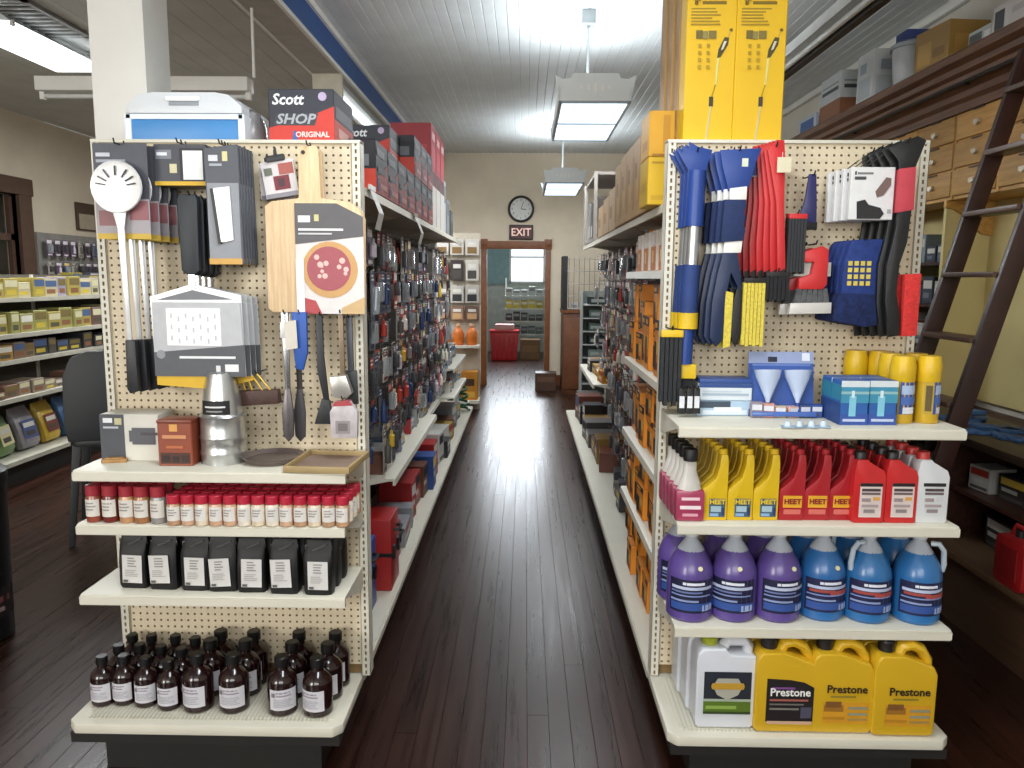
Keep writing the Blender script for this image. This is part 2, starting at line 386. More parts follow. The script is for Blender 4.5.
pend('nearer white pendant light with scalloped ends over the dark aisle', 'ceiling light', (.44, 5.85, 2.83), 0, GP)
pend('farther small pendant light hanging before the beige back wall', 'ceiling light', (.465, 10.1, 2.83), 0, GP)
pend('pendant light above and before the two end displays', 'ceiling light', (-.05, 1.55, 2.83), 0, GP)

def tube_fixture(name, label, loc, l=1.22, rz=0, w=.2, ntube=2, drop=None, lit=True, body=PAINT):
    t = thing(name, label, 'ceiling light', loc, rz, 'bare fluorescent fixtures')
    G().prism([(-w/2, 0), (w/2, 0), (w*.3, .06), (w*.3, .085), (-w*.3, .085), (-w*.3, .06)], 'y', -l/2, l/2).obj('housing', body, t)
    for k in range(ntube):
        xx = (k-(ntube-1)/2)*w*.5
        G().tube([(xx, -l/2+.04, -.02), (xx, l/2-.04, -.02)], .019, 10).obj('fluorescent_tube', TUBE if lit else M('#dfe3e2', .3), t)
        for y in (-l/2+.02, l/2-.02): G().box(xx-.012, xx+.012, y-.015, y+.015, -.035, .005).obj('socket', WHITE, t)
    if lit: lamp(t, (0, 0, -.06), 0, w, l-.1, LROOM, (.95, .98, 1.0))
    if drop:
        for y in (-l*.45, l*.45): G().tube([(0, y, .08), (0, y, drop)], .006, 6).obj('hanging_rod', WHITE, t)
    return t
# under the beam, running away from the viewer
tube_fixture('fluorescent_strip', 'fluorescent strip fixed under the blue faced beam', (-1.63, 7.75, 3.255), 2.3, 0, .2, 1)
G().box(-.12, .12, -1.22, -1.15, -.12, .085).obj('end_box', M('#c9c4b2', .5), bpy.data.objects['fluorescent_strip'], bevel=.006)
tube_fixture('fluorescent_strip', 'bright tube light on grey ceiling beside dark vent', PZ(36, 46, 3.515), 1.25, 0, .42, 3)
G().box(-.2, .2, -.6, .6, -.048, -.042).obj('diffuser', EM('#f6fbff', 3.0), bpy.data.objects['fluorescent_strip.001'])
tube_fixture('fluorescent_strip', 'unlit hanging strip with painted shadow edge above the wooden cornice', (1.72, 4.75, 3.12), 3.0, 0, .12, 1, ZC-3.12, False, M('#c9cbc9', .5))
G().box(.03, .075, -1.5, 1.5, -.05, .02).obj('shadow_edge', M('#3f3b36', .6), bpy.data.objects['fluorescent_strip.002'])  # dark strip colours in the shadow side of the fixture
p = PY(145, 85, 5.0)
t = thing('fluorescent_strip', 'white strip light hung crosswise behind the white column', 'ceiling light', (p.x, 5.0, p.z-.045), math.pi/2, 'bare fluorescent fixtures')
G().box(-.06, .06, -.665, .665, 0, .085).obj('housing', WHITE, t, bevel=.006)
G().tube([(0, -.64, -.025), (0, .64, -.025)], .014, 10).obj('fluorescent_tube', M('#d5d8d6', .3), t)
for y in (-.65, .65): G().box(-.014, .014, y-.015, y+.015, -.045, .005).obj('socket', WHITE, t)
for y in (-.69,): G().tube([(0, y, .09), (0, y, ZC-p.z+.045)], .009, 6).obj('hanging_rod', WHITE, t)
tube_fixture('fluorescent_strip', 'far double tube light on grey ceiling beyond white column', (-3.4, 9.2, 3.515), 1.25, 0, .3, 2)
# vent
p = PZ(36, 20, 3.58)
t = thing('ceiling_vent', 'dark grey slatted vent in the ceiling by bright tube light', 'vent', (p.x, p.y, 3.585), 0)
G().box(-.17, .17, -.4, .4, 0, .014).obj('backing', M('#6a6a68', .8), t)
for k in range(9): G().box(-.15, .15, -.36+k*.088, -.33+k*.088, -.014, 0).obj('slat', M('#8b8b88', .5), t)
G().box(-.19, -.15, -.42, .42, -.012, .014).box(.15, .19, -.42, .42, -.012, .014).box(-.19, .19, -.42, -.38, -.012, .014).box(-.19, .19, .38, .42, -.012, .014).obj('frame', M('#77756f', .5), t)
# ================================================================== SHELVING
PEG = M('#d9caad', .6, 0, .05, 5); METAL = M('#d6d2c2', .42, 0, .03, 5); GAP = M('#8a7048', .9); KICK = M('#1f1d1b', .6); PRICE = M('#c9c7bd', .4)
def holes(x0, x1, z0, z1, y, px, pz, hx, hz):
    """a sheet with a real hole in every cell, facing -y"""
    g = G(); nx = max(1, round((x1-x0)/px)); nz = max(1, round((z1-z0)/pz)); dx = (x1-x0)/nx; dz = (z1-z0)/nz
    for i in range(nx):
        for j in range(nz):
            a, b = x0+i*dx, x0+(i+1)*dx; c, d = z0+j*dz, z0+(j+1)*dz; mx, mz = (a+b)/2, (c+d)/2
            g.add([(a,y,c),(b,y,c),(b,y,d),(a,y,d),(mx-hx,y,mz-hz),(mx+hx,y,mz-hz),(mx+hx,y,mz+hz),(mx-hx,y,mz+hz)],
                  [(0,1,5,4),(1,2,6,5),(2,3,7,6),(3,0,4,7)])
    return g
def shelf_part(parent, x0, x1, y0, y1, z, lip=.035, name='shelf'):
    """metal shelf: y0 front, y1 back, top at z"""
    s = G().prism([(y0, z-lip), (y0+.004, z-.003), (y0+.012, z), (y1, z), (y1, z-.012), (y0+.02, z-.014), (y0+.02, z-lip)], 'x', x0, x1).obj(name, METAL, parent)
    for xx in (x0, x1-.004):
        G().prism([(y0+.03, z-.012), (y1, z-.012), (y1, z-.075), (y1-.06, z-.075)], 'x', xx, xx+.004).obj('bracket', METAL, s)
    G().box(x0, x1, y0-.003, y0, z-lip+.004, z-.006).obj('price_rail', METAL, s)
    return s
def endcap(label, x0, x1, yp, ztop, dx0, dx1, ydeck, zdeck, shelves, yshelf):
    t = thing('end_display_shelving', label, 'shelving', ((x0+x1)/2, yp, 0), 0, 'aisle end shelving units')
    cx = (x0+x1)/2; a, b = x0-cx, x1-cx; pw = .031
    holes(a+pw, b-pw, zdeck+.04, ztop-.012, 0.0, .0254, .0254, .0036, .0036).obj('pegboard', PEG, t)
    G().box(a+.01, b-.01, .012, .03, zdeck, ztop-.01).obj('back_panel', GAP, t)
    for p_, q in ((a, a+pw), (b-pw, b)):
        u = holes(p_, q, zdeck, ztop, -.010, pw, .0254, .0035, .007).box(p_+.002, q-.002, -.004, .05, zdeck, ztop, 1).obj('upright', [METAL, GAP], t)  # core behind the slots coloured dark, standing for shade in the recess
        G().box(p_, p_+.0015, -.010, .05, zdeck, ztop).box(q-.0015, q, -.010, .05, zdeck, ztop).obj('upright_flange', METAL, u)
    G().box(a, b, -.012, .05, ztop-.012, ztop).obj('top_cap', METAL, t, bevel=.003)
    da, db = dx0-cx, dx1-cx; yd = ydeck-yp; c = .03
    dk = G().prism([(da, .055), (da, yd+c), (da+c, yd), (db-c, yd), (db, yd+c), (db, .055)], 'z', zdeck-.04, zdeck-.004).obj('base_deck', METAL, t, bevel=.008)
    G().box(da+.045, db-.045, yd+.05, -.012, zdeck-.004, zdeck-.001).obj('deck_tray', METAL, dk)
    g = G()
    for k in range(60): xx = da+.06+(db-da-.12)*k/59; g.box(xx-.0028, xx+.0028, yd+.035, -.02, zdeck-.003, zdeck)
    g.obj('ribbed_liner', M('#c6c3b2', .5), dk)
    G().box(da+.01, db-.01, yd+.01, .055, zdeck-.075, zdeck-.04).obj('deck_skirt', KICK, t)
    G().box(da+.09, db-.09, yd+.075, .055, 0, zdeck-.075).obj('kick_plate', KICK, t)
    for z, sa, sb in shelves: shelf_part(t, sa-cx, sb-cx, yshelf-yp, -.012, z)
    return t
YL, YR = 2.73, 2.78
endcap('end shelving of spice jars, coffee bags and brown bottles', -1.505, -.57, YL, 2.165, -1.53, -.60, 2.38, .21,
       [(1.066, -1.475, -.578), (.884, -1.475, -.585), (.64, -1.48, -.59)], 2.43)
endcap('end shelving of ice scrapers, washer fluid and yellow antifreeze', .492, 1.395, YR, 2.18, .49, 1.425, 2.38, .20,
       [(1.232, .498, 1.41), (.910, .504, 1.416), (.556, .508, 1.42)], 2.43)

def run(label, side, xs, xe, y0, y1, top, topy1, shelves, ztop=2.13, xt=None):
    """a length of aisle shelving: xs spine, xe deck edge; side +1 faces +x"""
    t = thing('aisle_shelving', label, 'shelving', (xs, y0, 0), 0, 'aisle shelving runs'); L = y1-y0; e = xe-xs; xt = (xt if xt is not None else xe)-xs
    G().box(-.012, .012, 0, L, 0, ztop).obj('back_panel', M('#4f463c', .85), t)
    n = int(L/1.22)+1
    for k in range(n+1):
        yy = min(k*1.22, L-.03); u = G().box(side*.012-.006+side*.01, side*.012+.006+side*.01, yy, yy+.03, 0, ztop).obj('upright', METAL, t)
    G().prism(sorted([(side*.012, .155), (e-side*.0, .155), (e, .182), (e-side*.008, .19), (side*.012, .19)], key=lambda p: 0), 'y', 0, L).obj('base_deck', METAL, t)
    G().box(*sorted((side*.012, e-side*.07)), 0, L, 0, .155).obj('kick_plate', KICK, t)
    def sh(xx, a, b, z, nm='shelf'):
        s = G().prism([(side*.02, z-.012), (xx-side*.012, z-.012), (xx-side*.012, z-.034), (xx, z-.034), (xx-side*.003, z-.003), (xx-side*.01, z), (side*.02, z)], 'y', a-y0, b-y0).obj(nm, METAL, t)
        yy = a
        while yy < b-.05:
            G().prism([(side*.02, z-.012), (xx-side*.03, z-.012), (side*.08, z-.08), (side*.02, z-.08)], 'y', yy-y0, yy-y0+.004).obj('bracket', METAL, s); yy += 1.22
    sh(xt, y0, topy1, top, 'top_shelf')
    for xx, a, b, z in shelves: sh(xx-xs, a, b, z)
    return t
run('long left aisle shelving hung with blister cards', 1, -1.05, -.605, 2.786, 9.0, 2.02, 7.0,
    [(-.63, 3.68, 5.5, .715), (-.63, 6.9, 8.3, .88), (-.63, 6.9, 8.3, .62), (-.75, 5.6, 6.8, .62)], xt=-.57)
run('long right aisle shelving with orange cartons', -1, .955, .49, 2.836, 8.8, 1.975, 6.75,
    [(.53, 2.86, 4.1, 1.735), (.53, 2.86, 4.1, 1.29), (.53, 2.86, 4.1, .91), (.53, 2.86, 4.1, .58), (.55, 6.1, 7.6, .86)], xt=.50)
# ================================================================== GENERIC GOODS
def pack(name, label, cat, loc, rz, w, d, h, base, rects=None, group=None, rough=.5, side=None, bevel=.003):
    """a printed carton: front faces local -y, base centre at loc"""
    t = thing(name, label, cat, loc, rz, group)
    G().box(-w/2, w/2, -d/2, d/2, 0, h).obj('carton', M(base, rough, 0, .06, 8), t, bevel=bevel, seg=1)
    if rects: strip(t, 'print', rects, (0, -d/2, 0), (0, 0, 0), w, h)
    if side: strip(t, 'side_print', side, (-w/2, 0, 0), (0, 0, -math.pi/2), d, h); strip(t, 'side_print', side, (w/2, 0, 0), (0, 0, math.pi/2), d, h)
    return t
def lines(x0, x1, z0, z1, n, col, ragged=True):
    """lines of small print"""
    out = []; st = (z1-z0)/n
    for k in range(n):
        e = x1-(random.random()*.35*(x1-x0) if ragged else 0); out.append((x0, e, z1-(k+.6)*st, z1-k*st-.12*st, col))
    return out
def make_card(w, h, base, accent, kind):
    def mk():
        t = link(('tool_card', 'tube_card', 'part_card')[kind], None)
        G().prism([(-w/2, -h), (w/2, -h), (w/2, -.012), (w/2-.012, 0), (-w/2+.012, 0), (-w/2, -.012)], 'y', -.0015, .0015).obj('backing_card', PM(base), t)
        strip(t, 'print', [(.04, .96, .74, .95, accent)]+lines(.12, .8, .78, .92, 2, '#e8e6e0')+[(.1, .9, .05, .14, accent)], (0, -.0015, -h), (0, 0, 0), w, h)
        if kind == 0: G().box(-w*.36, w*.36, -.03, -.001, -h*.82, -h*.3).obj('blister', GLASS('#cfd6da', .35, .1), t, bevel=.008); G().tube([(-w*.2, -.014, -h*.75), (w*.18, -.014, -h*.36)], .009, 6).obj('tool', M('#5a5c60', .3, .8), t)
        elif kind == 1: G().lathe([(.006, -h*.8), (.016, -h*.78), (.016, -h*.45), (.008, -h*.4), (.008, -h*.3)], 10, (0, -.016)).obj('tool', M(accent, .4), t)
        else: G().box(-w*.3, w*.3, -.024, -.001, -h*.7, -h*.32).obj('part_box', M('#3b3b3e', .5), t, bevel=.005)
        G().tube([(0, .06, -.01), (0, -.03, -.01), (0, -.036, .004)], .0025, 5).obj('hook', M('#9a9a98', .3, .9), t)
        return t
    return Kind(mk)
CARDC = [('#b9302c', '#f0e9df', 'red'), ('#33302f', '#b33a2e', 'black'), ('#ddd6ca', '#7a2f33', 'cream'), ('#6d7078', '#2a3f6a', 'grey'), ('#273a63', '#d7b23c', 'navy'),
         ('#7a4a3a', '#e0cda4', 'brown'), ('#4c5a4e', '#ded9c8', 'olive'), ('#8c3440', '#2b2b2e', 'maroon'), ('#c9a13a', '#2b2724', 'mustard'), ('#58465c', '#cfc6d3', 'plum'),
         ('#a9a49b', '#53504c', 'pale grey'), ('#26262a', '#8e8b86', 'charcoal')]
CARDS = {}
def card(ci, kind, size, *a, **k):
    key = (ci, kind, size)
    if key not in CARDS:
        w, h = ((.095, .18), (.11, .21), (.08, .24), (.12, .17))[size]; CARDS[key] = make_card(w, h, CARDC[ci][0], CARDC[ci][1], kind)
    return CARDS[key](*a, **k)

# hanging blister cards, left aisle (hooks stand out from the panel) and right aisle
def hang(side, x, y0, y1, rows, step, group, where, skip=None, seed=3):
    rnd = random.Random(seed); rz = math.pi/2 if side > 0 else -math.pi/2
    for r, z in enumerate(rows):
        y = y0; c = 0
        while y < y1:
            if not (skip and skip(y, z)):
                ci = rnd.choice((0, 1, 1, 2, 3, 3, 4, 5, 6, 7, 7, 9, 10, 11, 11)); kd = rnd.randrange(3); sz = rnd.choice((0, 0, 1, 2, 3))
                card(ci, kd, sz, '%s card pack, %s hook along, %s row down, %s' % (CARDC[ci][2], ORD[c], ORD[r], where), 'blister card', (x+rnd.uniform(-.05, .02)*side, y, z), rz, group)
            y += step; c += 1
hang(1, -.70, 2.96, 7.0, [1.92, 1.73, 1.54, 1.35, 1.16, .98], .124, 'cards hanging in the left aisle', 'left aisle')
hang(1, -.80, 5.5, 6.8, [.88], .16, 'low cards hanging in the left aisle', 'low in left aisle')
hang(-1, .66, 4.22, 6.9, [1.9, 1.69, 1.48, 1.27, 1.06], .13, 'cards hanging in the right aisle', 'right aisle', seed=9)
hang(-1, .68, 4.3, 6.0, [.8, .58], .19, 'low cards hanging in the right aisle', 'low in right aisle', seed=12)

# orange drill-accessory cartons, right aisle
def mk_orange(v):
    def mk():
        t = link('orange_carton', None); w, d, h = ((.13, .30, .19), (.16, .30, .15), (.11, .3, .24))[v]
        G().box(-w/2, w/2, -d/2, d/2, 0, h).obj('carton', M('#d9882a', .5, 0, .12, 12), t, bevel=.003, seg=1)
        strip(t, 'print', [(.0, 1, .82, 1, '#241c18'), (.1, .62, .86, .95, '#e2a13a'), (.06, .5, .12, .62, '#2e221c'), (.56, .92, .40, .66, '#e8b45a'), (.56, .88, .14, .26, '#8a4a14')], (0, -d/2, 0), (0, 0, 0), w, h)
        return t
    return Kind(mk)
OR = [mk_orange(v) for v in range(3)]
rnd = random.Random(5)
for si, (z, hh) in enumerate(((1.29, .42), (.91, .34), (.58, .30), (.19, .36), (1.735, .2))):
    y = 2.93; c = 0
    while y < 4.05:
        v = rnd.randrange(3); w, d, h = ((.13, .30, .19), (.16, .30, .15), (.11, .3, .24))[v]; zz = z; k = 0
        while zz+h < z+hh+.02 and (k == 0 or rnd.random() < .95):
            OR[v]('orange and black carton, %s from the front, %s up, on %s' % (ORD[c], ORD[k], ('eye level shelf', 'waist shelf', 'knee shelf', 'bottom deck', 'highest carton shelf')[si]), 'carton',
                  (.715+rnd.uniform(-.012, .02), y+w/2, zz+.0005), -math.pi/2+rnd.uniform(-.05, .05), 'orange cartons in the right aisle'); zz += h+.001; k += 1
        y += w+.012; c += 1
# ================================================================== LEFT END DISPLAY: HANGING GOODS
def K(px, py, Y): return (PY(px+1, py, Y)-PY(px, py, Y)).length
def OL(pts, ax, ay, k): return [((x-ax)*k, (ay-y)*k) for x, y in pts]
CHAR = M('#3c3f45', .5, 0, .06, 10); STEEL = M('#c9ccd0', .22, .95, .03, 6); GRIP = M('#1d1f23', .45); HOOK = M('#3a3a3c', .4, .7)
def peg_hook(t, z=0.0, l=.14, y=0.0):
    G().tube([(0, y+l, z), (0, y-.012, z), (0, y-.022, z+.012)], .0026, 6).obj('peg_hook', HOOK, t)

# --- skimmers with a big round perforated head, on grey cards
def mk_skimmer():
    k = K(118, 190, 2.56); t = link('skimmer', None)
    cd = G().prism(OL([(92, 143), (146, 143), (146, 236), (92, 236)], 119, 143, k), 'y', 0, .002).obj('backing_card', PM('#4c4e56'), t)
    strip(t, 'print', [(0, 1, 0, .06, '#c9a840'), (0, 1, .06, .42, '#a39ca0'), (.05, .5, .14, .3, '#8f6466'), (.62, .98, .2, .4, '#8f5a5e'), (.06, .32, .86, .9, '#c9ccd4'), (.06, .6, .8, .83, '#9fa4ae')], (0, 0, -93*k), (0, 0, 0), 54*k, 93*k)
    head = G().lathe([(.002, .008), (.012, .006), (24*k, .003), (25*k, .0), (25.5*k, .004), (25*k, .010), (22*k, .006), (.002, .0)], 28).obj('skimmer_head', M('#efefee', .3, .15, .02), t, (-1*k, -.022, -43*k), (math.pi/2, 0, 0))
    for a in (-60, -35, 0, 35, 60, 80, -80):
        r = math.radians(90-a); G().box(-.0018, .0018, 11*k, 20*k, .0075, .012).obj('slot', GRIP, head, (0, 0, 0), (0, 0, math.radians(-a)))
    hp = OL([(112, 208), (126, 208), (123, 225), (124, 340), (119, 340), (116, 225)], 119, 143, k)
    G().prism([(x-.0, z) for x, z in hp], 'y', -.026, -.019).obj('handle', M('#e3e4e5', .28, .5), t, bevel=.002)
    G().prism(OL([(118, 336), (128, 336), (129, 388), (120, 391), (117, 386)], 119, 143, k), 'y', -.034, -.012).obj('grip', GRIP, t, bevel=.005)
    G().tube([(0, .035, -.004), (0, -.03, -.004), (0, -.036, .010)], .0026, 6).obj('peg_hook', HOOK, t)
    return t
sk = Kind(mk_skimmer)
for i, (yy, nm) in enumerate(((2.56, 'frontmost'), (2.605, 'second'), (2.65, 'third'), (2.695, 'rearmost'))):
    p = PY(119+i*.6, 143, 2.56); sk('%s round white skimmer on grey card with long black grip' % nm, 'skimmer', (p.x+.008*i, yy, p.z-.002*i), 0, 'skimmers on the pegboard')

# --- shallow grey boxes with a white window
def mk_wbox():
    k = K(180, 165, 2.6); t = link('boxed_tool', None)
    G().box(-26*k, 26*k, 0, .03, -40*k, 0).obj('carton', PM('#474950'), t, bevel=.002, seg=1)
    strip(t, 'print', [(0, 1, 0, .1, '#d9ae2e'), (.04, .34, .64, .86, '#7b7f88'), (.06, .26, .72, .8, '#dfe2e6'), (.3, .44, .3, .52, '#cfc6a0'), (.5, .97, .12, .9, '#2b2c31'), (.56, .94, .14, .84, '#f2f3f2')], (0, 0, -40*k), (0, 0, 0), 52*k, 40*k)
    peg_hook(t, .004, .03); return t
wb = Kind(mk_wbox)
for i, yy in enumerate((2.60, 2.635, 2.67)):
    p = PY(179, 144, 2.6); wb('%s grey box with white window and yellow edge beside skimmers' % ('front', 'middle', 'back')[i], 'tool box', (p.x, yy, p.z), 0, 'window boxes on the pegboard')

# --- flat grey packs with a long white blade
def mk_blade():
    k = K(222, 200, 2.56); t = link('blade_pack', None)
    G().prism(OL([(204, 147), (238, 143), (240, 260), (206, 260)], 222, 143, k), 'y', 0, .012).obj('pack', PM('#55585f'), t, bevel=.002, seg=1)
    strip(t, 'print', [(0, 1, 0, .05, '#d0a253'), (.02, .98, .05, .68, '#8f9298'), (.1, .38, .86, .91, '#d4d7dc'), (.12, .5, .82, .84, '#a8acb4'), (.52, .68, .86, .94, '#d6cf9b')], (.0, 0, -117*k), (0, 0, 0), 33*k, 117*k)
    b = OL([(212, 186), (229, 184), (231, 236), (222, 238), (217, 238)], 222, 143, k)
    G().prism(b, 'y', -.008, -.002).obj('blade', M('#f0f1f0', .3, .2), t)
    G().prism(OL([(210, 186), (213, 186), (219, 240), (216, 240)], 222, 143, k), 'y', -.01, -.002).obj('blade_edge', GRIP, t)
    peg_hook(t, .0, .02); return t
bl = Kind(mk_blade)
for i in range(6):
    p = PY(221, 144, 2.56); bl('grey blade pack on pegboard hook, %s from the front' % ORD[i], 'tool pack', (p.x, 2.56+i*.026, p.z), 0, 'blade packs on the pegboard')

# --- little tilted card with black clip
p = PY(275, 150, 2.66); k = K(275, 170, 2.66)
t = thing('hanging_card', 'small tilted white card with red picture and black clip', 'tool card', p, 0); t.rotation_euler = (0, math.radians(-9), 0)
G().prism(OL([(258, 160), (291, 160), (291, 196), (258, 196)], 275, 150, k), 'y', -.002, .004).obj('card', PM('#d7d2d2'), t)
strip(t, 'print', [(0, 1, 0, .12, '#8d8a92'), (.5, .95, .6, .9, '#a85b52'), (.3, .78, .2, .58, '#7a2f38'), (.42, .62, .28, .5, '#4b3036'), (.06, .3, .62, .82, '#6a7060')], (0, -.002, -46*k), (0, 0, 0), 33*k, 36*k)
G().box(-10*k, 8*k, -.012, .008, -11*k, -5*k).box(-.003, .003, -.006, .006, -5*k, 3*k).obj('clip', GRIP, t, bevel=.002)
t2 = clone(t, (p.x-.012, p.y+.03, p.z-.004), (0, math.radians(-3), 0), 'dark edged card just behind the small tilted white card')

# --- wooden peel (board with a handle) carrying a pizza-picture sleeve
k = K(310, 230, 2.62); p = PY(308, 146, 2.62)
for i, (yy, lb) in enumerate(((2.62, 'front wooden pizza board with grey picture sleeve'), (2.665, 'rear wooden pizza board behind the sleeved one'))):
    t = thing('pizza_board', lb, 'pizza board', (p.x, yy, p.z), 0, 'wooden pizza boards')
    arc = [(263, 204), (270, 199), (297, 196), (298, 150), (302, 146), (315, 146), (318, 150), (319, 196), (346, 199), (357, 206), (360, 215), (359, 305), (354, 309), (268, 309), (263, 305)]
    G().prism(OL(arc, 308, 146, k), 'y', 0, .016).obj('board', WOOD('#c4a47c', '#dcc29c', .5, 40, 40, 'beech', sz=2.5), t, bevel=.003)
    G().lathe([(.007, 0), (.007, .002)], 12).obj('hang_hole', GRIP, t, (-5*k, -.0005, -6*k), (math.pi/2, 0, 0))
    if i == 0:
        s = G().prism(OL([(293, 201), (335, 201), (361, 214), (361, 310), (293, 310)], 308, 146, k), 'y', -.004, -.001).obj('sleeve', PM('#d9d3d0'), t)
        G().prism(OL([(293, 201), (335, 201), (361, 214), (361, 233), (293, 241)], 308, 146, k), 'y', -.0055, -.004).obj('sleeve_band', PM('#5d5b5d'), s)
        strip(s, 'sleeve_print', [(.05, .23, .83, .89, '#e4e4e4'), (.29, .36, .84, .9, '#c9c58c'), (.05, .72, .755, .775, '#e6e6e6'), (.05, .55, .72, .735, '#c9c9c9'), (0, .12, 0, .5, '#e9e7e6')], (18.5*k, -.0056, -164*k), (0, 0, 0), 67*k, 109*k)
        for (cx, cz, r, c) in ((327, 266, 28, '#c79a63'), (326, 265, 22, '#a4545c')):
            G().lathe([(r*k, 0), (r*k, .001)], 26).obj('pizza_picture', PM(c), s, ((cx-308)*k, -.0046 if r == 28 else -.0058, (146-cz)*k), (math.pi/2, 0, 0))
        rr = random.Random(2); g = G()
        for q in range(11):
            a = rr.uniform(0, 6.28); d = rr.uniform(4, 18); g.lathe([(rr.uniform(2, 3.6)*k, 0), (.003, .0006)], 7, (math.cos(a)*d*k, math.sin(a)*d*k))
        g.obj('pizza_topping_print', PM('#d9b7ae'), s, (18*k, -.0069, -119*k), (math.pi/2, 0, 0))
        G().prism(OL([(293, 292), (312, 297), (318, 310), (293, 310)], 308, 146, k), 'y', -.0055, -.004).obj('corner_picture', PM('#b0474a'), s)
        G().prism(OL([(338, 304), (361, 293), (361, 310), (338, 310)], 308, 146, k), 'y', -.0055, -.004).obj('corner_picture', PM('#c8a878'), s)
    peg_hook(t, .002, .06)

# --- perforated pizza peel in a grey card, handle up
k = K(193, 300, 2.57)
def mk_peel():
    t = link('pizza_peel', None)
    G().prism(OL([(182, 194), (198, 194), (200, 200), (199, 268), (194, 272), (186, 272), (181, 268), (180, 200)], 193, 194, k), 'y', -.012, .012).obj('grip', M('#22282e', .5), t, bevel=.006)
    G().prism(OL([(187, 270), (193, 270), (193, 286), (187, 286)], 193, 194, k), 'y', -.005, .005).obj('shaft', STEEL, t)
    G().prism(OL([(147, 294), (190, 281), (238, 292), (240, 372), (149, 373)], 193, 194, k), 'y', -.001, .002).obj('blade', M('#d6d7d8', .35, .3), t)
    c = G().prism(OL([(149, 299), (237, 299), (240, 373), (149, 373)], 193, 194, k), 'y', -.006, -.002).obj('card', PM('#b9babd'), t)
    G().prism(OL([(153, 297), (190, 287), (230, 296)], 193, 194, k), 'y', -.0065, -.003).obj('card_tip', PM('#77797d'), t)
    G().prism(OL([(149, 349), (240, 341), (240, 373), (149, 373)], 193, 194, k), 'y', -.0075, -.006).obj('card_band', PM('#55575c'), t)
    w_ = OL([(163, 305), (217, 305), (217, 342), (163, 342)], 193, 194, k)
    G().prism(w_, 'y', -.0075, -.006).obj('window', PM('#fbfbfb'), t)
    g = G(); rr = random.Random(4)
    for i in range(7):
        for j in range(3): x_ = 168+i*7.3; z_ = 310+j*11+(i % 2)*3; g.box((x_-193-1)*k, (x_-193+1)*k, -.0082, -.0076, (194-z_-5)*k, (194-z_)*k)
    g.obj('perforation_print', PM('#c4c6c8'), t)
    strip(t, 'print', [(.28, .9, .58, .66, '#e2e3e4'), (.78, .93, .16, .4, '#e6e6e6'), (.68, .73, .16, .36, '#d9d9d9')], (1.5*k, -.0078, -179*k), (0, 0, 0), 91*k, 31*k)
    G().lathe([(4.4*k, 0), (4.4*k, .0008)], 16).obj('round_mark', PM('#8d8f94'), t, (-37*k, -.0076, -157*k), (math.pi/2, 0, 0))
    G().prism(OL([(150, 373), (206, 373), (206, 386), (150, 382)], 193, 194, k), 'y', -.004, -.001).obj('yellow_tab', PM('#d8ae2b'), t)
    peg_hook(t, -.004, .05); return t
peel = Kind(mk_peel)
for i in range(4):
    p = PY(191, 194, 2.57); peel('pizza peel with black grip and perforated blade, %s from the front' % ORD[i], 'pizza peel', (p.x+.004*i, 2.57+i*.04, p.z-.003*i), 0, 'pizza peels on the pegboard')

# --- dish brush with yellow wires over a dark bar
k = K(257, 390, 2.62); p = PY(257, 372, 2.62)
t = thing('grill_brush', 'dark wooden bar brush with yellow wire handle below pizza peels', 'brush', p, 0)
G().prism(OL([(237, 391), (278, 389), (279, 403), (239, 406)], 257, 372, k), 'y', -.015, .02).obj('wooden_bar', WOOD('#2c1a15', '#4a2d24', .5, name='walnut'), t, bevel=.003)
g = G()
for a, b in ((240, 245), (246, 252), (250, 262), (256, 270)): g.tube([((a-257)*k, 0, -1*k), ((b-257)*k, -.004, -18*k)], .0028, 6)
g.obj('wire_handle', M('#c79f27', .4, .3), t)
G().prism(OL([(238, 375), (250, 373), (254, 380), (238, 384)], 257, 372, k), 'y', -.006, .006).obj('yellow_tab', PM('#cfa62a'), t)
peg_hook(t, -.002, .1)

# --- row of long tools under the pizza board
def long_tool(name, label, px, top, bot, parts, Y=2.64, tilt=0):
    kk = K(px, (top+bot)/2, Y); q = PY(px, top, Y); o = thing(name, label, 'kitchen tool', q, 0, 'long tools under the pizza board'); o.rotation_euler = (0, tilt, 0)
    for nm, pts, mt, d0, d1 in parts: G().prism(OL(pts, px, top, kk), 'y', d0, d1).obj(nm, mt, o, bevel=.003)
    peg_hook(o, -.004, .09); return o
SIL = M('#9a9ca0', .25, .9); DG = M('#3a3638', .5); BLU = M('#1f4fa0', .45)
for i, (x_, Y) in enumerate(((285, 2.61), (297, 2.65))):
    long_tool('basting_spoon', ('long steel basting spoon with open loop handle', 'long dark basting spoon beside the steel one')[i], x_, 312, 442,
              [('handle', [(x_-4, 312), (x_+3, 312), (x_+3, 390), (x_-2, 390)], SIL if i == 0 else DG, -.005, .005), ('bowl', [(x_-2, 388), (x_+3, 388), (x_+6, 412), (x_+5, 436), (x_, 442), (x_-5, 436), (x_-6, 412)], M('#5c5758', .3, .5) if i == 0 else DG, -.009, .004), ('handle_end', [(x_-5, 322), (x_+4, 322), (x_+4, 338), (x_-5, 338)], M('#d9d9d6', .4), -.008, .006)], Y)
long_tool('blue_brush', 'blue handled brush on white tag among long tools', 300, 312, 370,
          [('handle', [(292, 312), (307, 312), (307, 352), (302, 370), (295, 368), (293, 350)], BLU, -.012, .006)], 2.60)
q = PY(289, 324, 2.575); t = thing('price_tag', 'blank cream tag hanging over the basting spoons', 'tag', q, 0); k = K(289, 330, 2.575)
